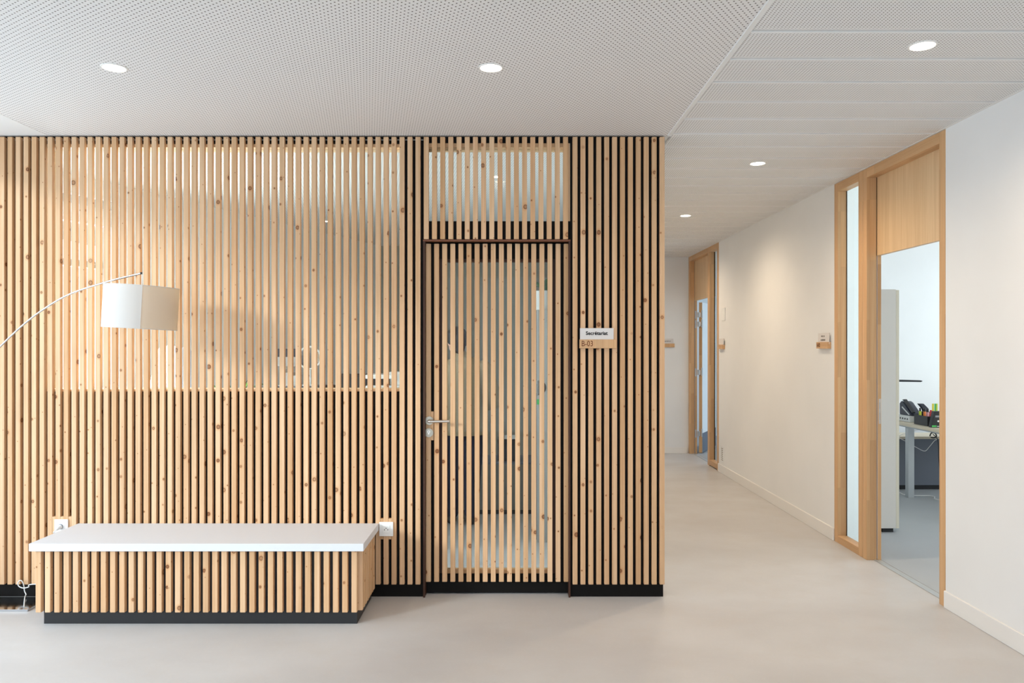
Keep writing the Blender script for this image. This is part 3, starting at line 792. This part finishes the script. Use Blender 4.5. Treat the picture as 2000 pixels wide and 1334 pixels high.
# the open leaf, swung back into the far office
la = math.atan2(.26, .13)
leaf = empty('door_leaf', (XG + .055, gC - .055, .012), None, None); leaf.parent = d3; leaf.location = Vector((XG + .055, gC - .055, .012)) - d3.location
leaf.rotation_euler = (0, 0, la)
def leafbox(name, x0, x1, y0, y1, z0, z1, m, bev=0.0):
    me = box_me(x1 - x0, y1 - y0, z1 - z0, bev).copy(); me.materials.clear(); me.materials.append(M[m])
    o = bpy.data.objects.new(name, me); COL.objects.link(o); o.parent = leaf; o.location = ((x0 + x1) / 2, (y0 + y1) / 2, (z0 + z1) / 2)
leafbox('leaf_edge', 0, .02, -.02, .022, 0, 2.09, 'beech')
leafbox('leaf_core', .02, .90, -.02, .022, 0, 2.09, 'wall_cool')
leafbox('kick_panel', .02, .90, -.0225, -.0202, 0, .27, 'slate')
for z in (.28, 1.13, 1.80, 1.93):
    hb = empty('hinge', (XG + .02, gC - .07, z), None, None); hb.parent = d3; hb.location = Vector((XG + .02, gC - .07, z)) - d3.location
    box('hinge_plate', XG - .022, XG - .006, gC - .069, gC - .0665, z - .055, z + .055, 'alu', hb)
    box('hinge_plate', XG + .060, XG + .076, gC - .081, gC - .0785, z - .045, z + .065, 'alu', hb)
    box('hinge_barrel', XG + .006, XG + .045, gC - .078, gC - .067, z - .035, z + .035, 'steel', hb, .003)

# ================================================================== SIGNS
def sign(cx, cz, y, wid, lines, code, label, name='door_sign'):
    """sign facing -Y"""
    o = empty(name, (cx, y, cz), label, 'sign', 'room signs')
    hb, hc = .0525, .067
    box('wood_holder', cx - wid / 2, cx + wid / 2, y - .022, y - .0004, cz - hb, cz, 'beech', o, .001)
    box('card', cx - wid / 2 + .003, cx + wid / 2 - .016, y - .014, y - .0125, cz - .012, cz + hc, 'paper', o)
    for s, sz_, dz, m, off in lines:
        text('lettering', s, sz_, m, o, (cx - .007, y - .0146, cz + dz), off=off)
    if code: text('engraved_number', code, .047, 'burnt', o, (cx - wid / 2 + .010, y - .0226, cz - hb * .5), align='LEFT', xs=.80, off=.0)
    return o
sign((X(1132, 4.58) + X(1204, 4.58)) / 2, Z(663, 4.58), YS - .0002, X(1204, 4.58) - X(1132, 4.58), [('Secrétariat', .0295, .036, 'ink', .0008)], 'B-03', 'white Secrétariat name card in a wooden B-03 holder on the slats')
sign(X(1317, YEND) - .11, Z(671, YEND), YEND, .22, [('pédagogique', .027, .035, 'ink_grey', .0003)], None, 'small name card in a wooden holder on the end wall')
def side_sign(y0, y1, cz, code, label, lines):
    """sign on the right wall, facing -X; reads left to right from far to near"""
    cy = (y0 + y1) / 2; L = abs(y1 - y0); x = XR
    o = empty('door_sign', (x, cy, cz), label, 'sign', 'room signs')
    box('wood_holder', x - .028, x - .0004, cy - L / 2, cy + L / 2, cz - .052, cz, 'beech_y', o, .001)
    box('card', x - .017, x - .0135, cy - L / 2 - .001, cy + L / 2 - .012, cz - .018, cz + .070, 'paper', o)
    rot = (R(90), 0, R(-90))
    for (s, dz, sz_) in lines: text('lettering', s, sz_, 'ink_grey', o, (x - .0175, cy + .006, cz + dz), rot, off=.0003)
    if code: text('engraved_number', code, .042, 'burnt', o, (x - .0286, cy + L / 2 - .012, cz - .026), rot, 'LEFT', .8, .0006)
side_sign(YR(1623.5), YR(1601), Z(668, 6.1), 'B-02', 'wooden B-02 sign with white card beside the near doorway', (('ııııııı ıııı', .048, .026), ('ı ıııııııııııııı', .018, .026)))
side_sign(YR(1416), YR(1406), Z(673, 9.1), 'B-01' if False else None, 'small wooden sign with white card beside the far doorway', ())
sw = box('wall_switch', XR - .010, XR - .0003, YR(1416) - .02, YR(1411), Z(627, 9.1), Z(602, 9.1), 'white', None, .002)
tag(sw, 'slim white wall control above the far sign', 'wall switch')
vg = empty('wall_vent', (XR - .004, YR(1411), Z(886, 9.1)), 'small beige slotted vent low on the corridor wall', 'vent')
vz0, vz1, vy0, vy1 = Z(902, 9.1), Z(871, 9.1), YR(1413.5), YR(1408.8)
box('vent_plate', XR - .004, XR - .0003, vy0, vy1, vz0, vz1, 'wall', vg)
for i in range(7):
    z = vz0 + .018 + i * (vz1 - vz0 - .03) / 7
    box('vent_slot', XR - .0048, XR - .0041, vy0 + .012, vy1 - .012, z, z + .010, 'nickel', vg)

# ================================================================== NEAR OFFICE FURNITURE
yc = 6.20; cx1 = X(1756.5, yc); cxf = X(1750, yc); ch = Z(565, yc)
cb = empty('office_cabinet', ((XR + .2 + cx1) / 2, yc + .4, 0), 'tall pale grey cabinet just inside the near office door', 'cabinet')
box('body', XR + WT + .01, cxf, yc, yc + .95, .036, ch, 'cabinet', cb, .0015)
for i in range(2): box('door', cxf + .0015, cx1, yc + .002 + i * .475, yc + .473 + i * .475, .036, ch - .006, 'cabinet_door', cb, .001)
for a, b in ((XR + WT + .03, XR + WT + .09), (cxf - .10, cxf - .012)):
    for yy in (yc + .02, yc + .87): box('foot', a, b, yy, yy + .05, .002, .036, 'dark', cb)

zd = .745; dxl = 3.85
dk = empty('desk', (4.6, 7.3, .002), 'pale maple desk with grey metal legs in the near office', 'desk')
box('desk_top', dxl, 5.3, 6.5, 8.0, zd - .030, zd, 'desk', dk, .001)
yl = 7.62; lx0 = X(1774, 7.62)
for a in (lx0, 5.2):
    for yy in (yl, 6.6): box('leg', a, a + .060, yy, yy + .060, .002, zd - .055, 'alu', dk, .002)
    box('leg_rail', a + .004, a + .056, 6.61, 7.9, zd - .055, zd - .0305, 'alu', dk, .002)
ct = empty('low_cabinet', (4.7, 8.3, .002), 'low slate grey sideboard with maple top behind the desk', 'sideboard')
zl = Z(857, 8.05)
box('front_panel', 3.82, 5.6, 8.05, 8.40, .05, zl, 'slate', ct, .001)
box('top_board', 3.80, 5.62, 8.03, 8.42, zl, zl + .024, 'desk', ct, .001)
box('plinth', 3.84, 5.58, 8.08, 8.38, .002, .05, 'dark', ct)
FRX = Matrix(((1, 0, 0), (0, 0, -1), (0, 1, 0)))        # outline in x, z
FRY = Matrix(((0, 0, 1), (-1, 0, 0), (0, 1, 0)))        # outline in -y, z; extruded along x
ph = empty('desk_phone', (3.95, 7.72, zd), 'dark desk telephone on a pale base', 'telephone')
box('base', 3.915, 4.06, 7.60, 7.84, zd + .0005, zd + .062, 'offwhite', ph, .004, 2)
for i in range(4): cyl('jack', (3.914, 7.64 + i * .045, zd + .03), .009, .004, 'dark', ph, 'X', 12)
prism('phone_body', [(0, 0), (.235, 0), (.225, .022), (.075, .125), (.03, .135), (0, .11)], .10, 'navy', ph, (3.935, 7.835, zd + .0625), FRY, .004)
prism('handset', [(.04, .142), (.07, .136), (.235, .026), (.24, .036), (.075, .152)], .03, 'dark', ph, (3.940, 7.835, zd + .066), FRY)
prism('display_strip', [(.05, .07), (.06, .08), (.20, .012), (.19, .003)], .004, 'offwhite', ph, (3.9305, 7.835, zd + .066), FRY)
st = empty('hole_punch', (4.03, 7.5, zd), 'black hole punch with its lever raised on the desk', 'hole punch')
box('base', 4.005, 4.075, 7.49, 7.592, zd + .0005, zd + .115, 'dark', st, .006, 2)
prism('lever', [(0, 0), (.045, 0), (.05, .025), (.0, .075), (-.05, .075), (-.005, .022)], .035, 'navy', st, (4.015, 7.56, zd + .1155), FRX, .003)
tr = empty('pen_tray', (3.94, 7.35, zd), 'black desk organiser holding pens', 'organiser')
tx0, tx1, ty0, ty1, th = 3.892, 3.985, 7.23, 7.47, .093
box('front_side', tx0, tx1, ty0, ty0 + .004, zd + .0005, zd + th, 'dark', tr); box('back_side', tx0, tx1, ty1 - .004, ty1, zd + .0005, zd + th, 'dark', tr)
box('end_side', tx0, tx0 + .004, ty0 + .004, ty1 - .004, zd + .0005, zd + th, 'dark', tr); box('end_side', tx1 - .004, tx1, ty0 + .004, ty1 - .004, zd + .0005, zd + th, 'dark', tr)
box('bottom', tx0 + .004, tx1 - .004, ty0 + .004, ty1 - .004, zd + .0005, zd + .005, 'dark', tr)
for (x_, y_, m, cap, hh, label) in ((3.924, 7.42, 'lime', 'dark', .140, 'lime green highlighter with black cap'), (3.935, 7.36, 'orange', 'dark', .142, 'orange highlighter with black cap'),
                                     (3.946, 7.325, 'pink', 'dark', .138, 'pink highlighter with black cap'), (3.948, 7.275, 'red', 'red', .130, 'red marker')):
    p = empty('highlighter', (x_, y_, zd + .005), label + ' standing in the desk organiser', 'pen', 'pens in the desk organiser')
    cyl('barrel', (x_, y_, zd + .006 + hh * .43), .0115, hh * .86, m, p, 'Z', 14, .001)
    cyl('cap', (x_, y_, zd + .006 + hh * .86 + .016), .0090, .032, cap, p, 'Z', 14, .002)
for dx, m, lab in ((.0, 'yellow', 'yellow'), (.022, 'green', 'green'), (.036, 'lime', 'lime')):
    rr = box('ruler', 3.995 + dx, 4.013 + dx, 7.34, 7.343, zd + .0005, zd + .205, m, None, .0008)
    tag(rr, '%s plastic ruler standing beside the desk organiser' % lab, 'ruler', 'upright rulers on the desk')
cd = empty('product_carton', (3.93, 7.12, zd), 'black printed cardboard packaging with a green mark at the desk edge', 'box')
prism('carton', [(0, 0), (.20, 0), (.20, .150), (.030, .150)], .05, 'dark', cd, (3.868, 7.17, zd + .0005), FRX, .002)
box('green_mark', 3.874, 3.915, 7.1185, 7.1198, zd + .006, zd + .022, 'green', cd)
cyl('white_dot', (3.932, 7.119, zd + .060), .009, .001, 'white', cd, 'Y', 16)
box('picture', 3.955, 3.978, 7.1185, 7.1198, zd + .028, zd + .075, 'offwhite', cd)
box('print_line', 3.920, 3.95, 7.1185, 7.1198, zd + .009, zd + .016, 'offwhite', cd)
box('print_band', 3.905, 3.99, 7.1185, 7.1198, zd + .095, zd + .112, 'seal', cd)
# desk lamp: only its slim head reaches into view
dl = empty('desk_lamp', (3.42, 7.72, .0), 'slim black desk lamp head reaching past the cabinet', 'desk lamp')
zq = Z(741.5, 7.72)
prism('lamp_head', [(-.46, 0), (.0, 0), (.20, -.006), (.22, -.014), (.20, -.023), (-.46, -.016)], .05, 'dark', dl, (X(1757, 7.72), 7.745, zq), FRX, .002)
tube('lamp_arm', [(3.44, 7.72, .004), (3.44, 7.72, .6), (3.44, 7.72, zq - .008)], .009, 'dark', dl, 10, 3)
cyl('lamp_base', (3.44, 7.72, .012), .09, .018, 'dark', dl, 'Z', 28, .003)
# cables
def cable(pts, m, label, r=.004):
    o = tube('cable', pts, r, m, None, 8, 6); tag(o, label, 'cable'); return o
cable([pb(1757, 962, 7.75), pb(1766, 966, 7.72), pb(1776, 967.5, 7.70), pb(1800, 968, 7.68), pb(1815, 968, 7.68), pb(1825, 970, 7.62), pb(1838, 977, 7.45), (4.6, 7.2, .006)], 'white', 'white cable lying on the office floor beside the desk leg')
cable([(4.05, 7.55, .70), pb(1757, 851, 7.85), pb(1775, 865, 7.85), pb(1790, 874, 7.85), pb(1806, 881, 7.85), pb(1815, 873, 7.85), pb(1825, 861, 7.85), pb(1833, 856, 7.85), (4.45, 7.85, .66)], 'white', 'thin white cable hanging in a loop under the desk', .0028)
cable([pb(1822, 848, 7.3), pb(1830, 856, 7.3), pb(1833, 870, 7.3), pb(1834, 900, 7.3), (4.08, 7.3, .006)], 'dark', 'black cable dropping from the desk edge', .004)
cable([pb(1816, 852, 7.2), pb(1819, 846, 7.2), pb(1826, 846, 7.2), pb(1829, 852, 7.2), pb(1824, 855, 7.2), pb(1818, 854, 7.2)], 'dark', 'coiled black cable bundle under the desk top', .006)

# ================================================================== SECRETARIAT FURNITURE (seen between the slats)
def simple_desk(x0, x1, y0, y1, z, label):
    o = empty('desk', ((x0 + x1) / 2, (y0 + y1) / 2, 0), label, 'desk')
    box('desk_top', x0, x1, y0, y1, z - .026, z, 'desk', o, .001)
    for a in (x0 + .02, x1 - .07):
        for b in (y0 + .02, y1 - .07): box('leg', a, a + .05, b, b + .05, 0, z - .026, 'alu', o)
    box('modesty_panel', x0 + .08, x1 - .08, y0 + .06, y0 + .078, .25, z - .03, 'slate', o)
    return o
simple_desk(-2.0, -.75, 5.65, 6.45, .74, 'desk behind the long window of the secretariat')
def monitor(cx, cy, z, wid, hgt, label, rot=0):
    o = empty('monitor', (cx, cy, z), label, 'monitor', 'monitors in the secretariat')
    box('screen', cx - wid / 2, cx + wid / 2, cy, cy + .03, z + .17, z + .17 + hgt, 'dark', o, .004)
    box('stand', cx - .03, cx + .03, cy + .03, cy + .05, z + .012, z + .35, 'dark', o)
    box('foot', cx - .12, cx + .12, cy - .04, cy + .14, z + .0005, z + .012, 'dark', o, .003)
monitor(X(700, 6.2), 6.2, .74, .30, Z(730, 6.2) - .74 - .17, 'dark monitor rising just above the window sill')
pr = empty('printer', (X(758, 5.85), 5.85, .74), 'white printer beside the monitor in the secretariat', 'printer')
px0, px1 = X(716, 5.85), X(783, 5.85)
box('body', px0, px1, 5.80, 6.05, .7405, 1.20, 'offwhite', pr, .01, 2)
box('lid', px0, px1 - .04, 5.80, 6.05, 1.25, Z(732, 5.80), 'white', pr, .006, 2)
box('paper_slot', px0 + .02, px1 - .08, 5.82, 6.04, 1.20, 1.25, 'dark', pr)
box('paper_tray', px1 - .10, px1, 5.83, 6.03, 1.20, Z(727, 5.83), 'white', pr, .006, 2)
# shelf unit against the oblique wall with round mirror, papers and folders
shf = empty('shelf_unit', (X(590, 7.3), 7.3, 0), 'low dark shelf unit in the back of the secretariat', 'shelf')
sx0, sx1 = X(535, 7.2), X(660, 7.2)
box('side', sx0, sx0 + .02, 7.2, 7.55, 0, 1.12, 'slate', shf); box('side', sx1 - .02, sx1, 7.2, 7.55, 0, 1.12, 'slate', shf)
for z in (.05, .40, .75, 1.10): box('shelf', sx0 + .02, sx1 - .02, 7.2, 7.55, z, z + .02, 'slate', shf)
mr = empty('round_mirror', (X(604.5, 7.3), 7.3, 1.12), 'round pale framed mirror standing on the shelf unit', 'mirror')
mc = Vector((X(604.5, 7.3), 7.3, Z(699, 7.3))); mrad = .105
o = cyl('mirror_glass', (mc.x, 7.30, mc.z), mrad - .01, .006, 'chrome', mr, 'Y', 40)
bm = bmesh.new(); sweep(bm, [(mrad * math.cos(2 * math.pi * j / 40), 0, mrad * math.sin(2 * math.pi * j / 40)) for j in range(41)], .009, 8)
place('rim', to_mesh(bm, 'rim', True), M['white'], mr, mc)
box('foot', mc.x - .06, mc.x + .06, 7.27, 7.36, 1.1205, 1.135, 'white', mr); box('stem', mc.x - .01, mc.x + .01, 7.305, 7.32, 1.135, mc.z - mrad + .004, 'white', mr)
ppx0, ppx1 = X(543, 7.25), X(582, 7.25)
pt = empty('paper_tray', ((ppx0 + ppx1) / 2, 7.35, 1.12), 'white paper tray on the shelf unit', 'tray')
box('tray', ppx0, ppx1, 7.25, 7.5, 1.1205, 1.13, 'white', pt)
for i in range(3): box('sheet_stack', ppx0 + .01 + i * .055, ppx0 + .055 + i * .055, 7.27, 7.49, 1.13, Z(722 + 6 * i, 7.27), 'paper', pt)
nb = empty('notice_board', (X(561, 7.6), 7.62, 1.5), 'dark navy notice above the paper tray', 'notice')
box('card', X(540, 7.6), X(582, 7.6), 7.552, 7.558, Z(715, 7.6), Z(697, 7.6), 'paper', nb); box('header', X(540, 7.6), X(582, 7.6), 7.551, 7.559, Z(697, 7.6), Z(681, 7.6), 'navy', nb)
box('easel', X(558, 7.6), X(562, 7.6), 7.559, 7.57, 1.0, Z(690, 7.6), 'desk', nb); box('easel_foot', X(545, 7.6), X(577, 7.6), 7.559, 7.66, 0, 1.0, 'desk', nb)
# mesh office chairs
def office_chair(x, y, rz, label, top, m='dark'):
    o = empty('office_chair', (x, y, 0), label, 'chair', 'office chairs in the secretariat')
    def loc(me, nm, mm, l):
        q = bpy.data.objects.new(nm, me); COL.objects.link(q); me.materials.append(M[mm]); q.parent = o; q.location = l; return q
    loc(box_me(.48, .46, .07, .03, 3).copy(), 'seat', 'dark', (0, 0, .47))
    bm = bmesh.new(); bmesh.ops.create_grid(bm, x_segments=12, y_segments=14, size=.5)
    for v in bm.verts:
        u, t = v.co.x * 2, v.co.y + .5
        wv = .23 * (1 - .25 * t ** 3); v.co = Vector((u * wv, .20 + .06 * u * u * -1 + .05 * math.sin(t * 3), .56 + t * (top - .56) - .05 * abs(u) ** 3 * t))
    g_ = bmesh.ops.solidify(bm, geom=bm.faces[:], thickness=.02)
    loc(to_mesh(bm, 'backrest', True, 60), 'backrest', m, (0, 0, 0))
    bm = bmesh.new(); sweep(bm, [(0, .22, .50), (0, .26, .58), (0, .25, .75)], .018, 10); loc(to_mesh(bm, 'b', True), 'back_bracket', 'dark', (0, 0, 0))
    loc(cyl_me(.025, .36), 'column', 'steel', (0, 0, .26))
    for j in range(5):
        a = j * 2 * math.pi / 5; bm = bmesh.new(); sweep(bm, [(0, 0, .09), (.28 * math.cos(a), .28 * math.sin(a), .065)], [.022, .014], 8)
        lg = loc(to_mesh(bm, 'l', True), 'base_leg', 'dark', (0, 0, 0))
        q = bpy.data.objects.new('castor', cyl_me(.027, .03, 16, 'X')); COL.objects.link(q); q.data.materials.append(M['dark']); q.parent = lg; q.location = (.28 * math.cos(a), .28 * math.sin(a), .0275)
    o.rotation_euler = (0, 0, rz)
office_chair(X(372, 5.75), 5.75, R(160), 'grey backed office chair left of the potted plant', Z(675, 5.75), 'seal')
office_chair(X(640, 6.85), 6.85, R(200), 'black office chair behind the desk in the secretariat', 1.16)
# potted plant
def plant(x, y, z, h_, n, m, label, pot=True, hang=False):
    o = empty('potted_plant', (x, y, z), label, 'plant', 'plants in the secretariat')
    if pot:
        place('pot', cyl_me(.075, .15, 24, 'Z', .004, .10), M['terracotta'], o, (x, y, z + .0755))
    for i in range(n):
        a = i * 2.4; t = i / n; L = h_ * (.55 + .45 * random.random()); s = (1 if not hang else -1)
        bm = bmesh.new(); seg = 7; row = []
        for j in range(seg + 1):
            q = j / seg; rr = .03 + L * .55 * q ** 1.2 * (.35 + .65 * t)
            zz = (.14 + L * (q - .35 * q * q * (1 + t))) if not hang else (.16 - L * q ** 1.3)
            wv = .024 * math.sin(math.pi * min(1, q * .92 + .06)) + .001
            c = Vector((rr * math.cos(a), rr * math.sin(a), zz)); sd = Vector((-math.sin(a), math.cos(a), 0))
            row.append((bm.verts.new(c - sd * wv), bm.verts.new(c + Vector((0, 0, -.006))), bm.verts.new(c + sd * wv)))
        for p, q in zip(row, row[1:]):
            for e in (0, 1): bm.faces.new((p[e], p[e + 1], q[e + 1], q[e]))
        place('leaf', to_mesh(bm, 'leaf', True, 80), M[m], o, (x, y, z))
    return o
ptab = empty('side_table', (X(455, 6.1), 6.1, 0), 'small side table carrying the potted plant', 'table')
cyl('table_top', (X(455, 6.1), 6.1, .79), .2, .02, 'desk', ptab); cyl('table_leg', (X(455, 6.1), 6.1, .39), .02, .78, 'alu', ptab); cyl('table_foot', (X(455, 6.1), 6.1, .008), .15, .015, 'alu', ptab)
plant(X(455, 6.1), 6.1, .80, .55, 16, 'leaf', 'bright green potted plant behind the long window')
# seen through the door: low cabinet, dark bag with a white lid, shelf plant, tall locker
lc = empty('low_cabinet', (-.3, 7.0, 0), 'low dark cabinet behind the person in the secretariat', 'cabinet')
box('body', -1.25, XS1 - .05, 6.88, 7.35, .04, .445, 'nickel', lc); box('top', -1.26, XS1 - .04, 6.87, 7.36, .445, .46, 'slate', lc); box('plinth', -1.24, XS1 - .06, 6.90, 7.34, 0, .04, 'dark', lc)
lc.children[0].active_material = mat('taupe_board', (.20, .185, .155), .6)
bg = empty('document_case', (X(990, 7.0), 7.0, .46), 'black case with a white lid on the low cabinet', 'case')
box('body', X(972, 7.0), X(1014, 7.0), 6.95, 7.2, .4605, Z(858, 6.95), 'dark', bg, .01, 2); box('lid', X(985, 7.0), X(1012, 7.0), 6.97, 7.18, Z(858, 6.95), Z(855, 6.95), 'white', bg)
lo = empty('tall_locker', (XS1 - .25, 6.0, 0), 'tall grey locker at the right side of the secretariat', 'locker')
lyy = 5.9
lxx = X(1049, lyy)
box('body', lxx, XS1 - .01, lyy, lyy + .5, .0, Z(605, lyy), 'locker', lo, .002); box('door_gap', lxx - .006, lxx - .0005, lyy + .01, lyy + .49, .02, Z(606, lyy), 'seal', lo)
cyl('round_handle', (X(1052.5, lyy), lyy - .004, Z(757, lyy)), .055, .006, 'chrome', lo, 'Y', 32)
box('green_label', X(1048.5, lyy), X(1053, lyy), lyy - .004, lyy - .001, Z(790, lyy), Z(780, lyy), 'green', lo)
plant(X(1066, 6.05), 6.05, Z(605, lyy) + .001, .20, 14, 'leaf_dark', 'dark green trailing plant on top of the locker')

# ================================================================== PERSON behind the glass door
def blob(parts, voxel, name, m, parent, loc, smooth=6):
    """one continuous surface from tapered capsules (a, b, ra, rb[, squash]) merged by a voxel remesh"""
    bm = bmesh.new()
    for a, b, ra, rb in parts:
        a, b = Vector(a), Vector(b); n = 5
        for i in range(n + 1):
            t = i / n; c = a.lerp(b, t); r = ra + (rb - ra) * t
            bmesh.ops.create_icosphere(bm, subdivisions=2, radius=r, matrix=Matrix.Translation(c))
        if (b - a).length > 1e-4:
            sweep(bm, [a.lerp(b, i / n) for i in range(n + 1)], [ra + (rb - ra) * i / n for i in range(n + 1)], 14)
    me = bpy.data.meshes.new(name); bm.to_mesh(me); bm.free()
    t = bpy.data.objects.new('tmp_blob', me); COL.objects.link(t)
    r = t.modifiers.new('r', 'REMESH'); r.mode = 'VOXEL'; r.voxel_size = voxel
    s = t.modifiers.new('s', 'SMOOTH'); s.iterations = smooth; s.factor = .5
    dg = bpy.context.evaluated_depsgraph_get()
    out = bpy.data.meshes.new_from_object(t.evaluated_get(dg)); bpy.data.objects.remove(t)
    shade_smooth(out); out.materials.clear()
    return place(name, out, M[m], parent, loc)
YP = 6.50; PX = X(905, YP)
pe_ = empty('person', (PX, YP, 0), 'person in a beige jacket and dark trousers standing turned away behind the glass door', 'person')
L0 = (PX, YP, 0)
# body frame: x right, y away; the person faces away to the left, head bent
sR, sL = (.17, -.03, 1.30), (-.15, .07, 1.31)          # shoulders
eR, eL = (.265, -.02, 1.04), (-.20, .16, 1.06)         # elbows
wR, wL = (.16, .17, .98), (-.05, .34, .98)             # wrists
hp = .86
head = (-.055, .03, 1.535)
body = [((0, 0, .90), (0, 0, 1.05), .13, .125), ((0, 0, 1.05), (.005, .01, 1.27), .125, .14), ((-.10, .03, 1.30), (.12, -.01, 1.30), .075, .075),
        ((-.01, .01, 1.33), (-.045, .025, 1.46), .058, .052), (head, (-.058, .045, 1.56), .083, .085), ((-.075, .065, 1.49), (-.080, .075, 1.47), .055, .040),
        ((-.108, .098, 1.53), (-.118, .108, 1.515), .014, .013), ((.020, .045, 1.525), (.020, .045, 1.50), .014, .010),
        (sR, eR, .052, .042), (eR, wR, .040, .028), (sL, eL, .052, .042), (eL, wL, .040, .028),
        ((.085, 0, .88), (.075, .02, .50), .085, .060), ((.075, .02, .50), (.07, -.01, .09), .055, .038), ((.07, -.01, .06), (.03, .12, .035), .036, .030),
        ((-.085, .02, .88), (-.095, .05, .50), .085, .060), ((-.095, .05, .50), (-.10, .02, .09), .055, .038), ((-.10, .02, .06), (-.14, .15, .035), .036, .030)]
for w_, sgn in ((wR, -1), (wL, 1)):
    w_ = Vector(w_); fd = Vector((-.55, .80, -.15)).normalized(); sd = Vector((.8, .55, 0)).normalized()
    palm = w_ + fd * .075
    body.append((w_, palm, .026, .024)); 
    for j, ln in enumerate((.060, .072, .078, .068)):
        b0 = palm + sd * (-.027 + .018 * j); k1 = b0 + fd * ln * .5 + Vector((0, 0, -.006)); body += [(b0, k1, .0095, .009), (k1, k1 + (fd * .8 + Vector((0, 0, -.6))) * ln * .5, .009, .0078)]
    tb = w_ + fd * .03 + sd * (.022 * -sgn); body += [(tb, tb + (fd * .6 + sd * -sgn * .8) * .045, .012, .010), (tb + (fd * .6 + sd * -sgn * .8) * .045, tb + (fd * .9 + sd * -sgn * .5) * .075, .010, .0085)]
blob(body, .0075, 'body', 'skin', pe_, L0, 4)
jac = [((0, 0, .80), (0, 0, 1.05), .185, .165), ((0, 0, 1.05), (.005, .01, 1.26), .165, .165), ((-.06, .02, .82), (.06, 0, .82), .15, .15), ((-.11, .03, 1.29), (.13, -.01, 1.28), .098, .095),
       ((-.01, .01, 1.36), (-.035, .02, 1.405), .085, .075), (sR, eR, .080, .068), (eR, Vector(eR).lerp(Vector(wR), .86), .068, .052), (sL, eL, .080, .068), (eL, Vector(eL).lerp(Vector(wL), .86), .068, .052)]
jk = blob(jac, .010, 'jacket', 'jacket', pe_, L0, 5)
for v in jk.data.vertices:                                  # straight hem
    if v.co.z < .757: v.co.z = .757
tro = [((0, 0, .93), (0, 0, .84), .145, .150), ((.085, 0, .86), (.075, .02, .50), .102, .080), ((.075, .02, .50), (.07, -.01, .10), .078, .062),
       ((-.085, .02, .86), (-.095, .05, .50), .102, .080), ((-.095, .05, .50), (-.10, .02, .10), .078, .062)]
blob(tro, .010, 'trousers', 'jeans', pe_, L0, 4)
for nm, a, b in (('shoe', (.07, -.025, .045), (.015, .16, .035)), ('shoe', (-.10, .005, .045), (-.155, .19, .035))):
    s_ = blob([(a, b, .045, .036)], .008, nm, 'shoe', pe_, L0, 3)
    for v in s_.data.vertices: v.co.z = max(v.co.z, .002)
blob([((-.050, .010, 1.565), (-.060, .045, 1.575), .094, .090), ((-.035, -.03, 1.545), (-.035, -.028, 1.475), .066, .050), ((.0, .03, 1.56), (.0, .03, 1.53), .050, .042)], .008, 'hair', 'hair', pe_, L0, 4)
for ex, ey in ((-.135, .075), (-.09, .118)):
    bm = bmesh.new(); bmesh.ops.create_icosphere(bm, subdivisions=2, radius=.010)
    place('eye', to_mesh(bm, 'eye', True), M['ink'], pe_, (PX + ex + .008, YP + ey - .006, 1.545))
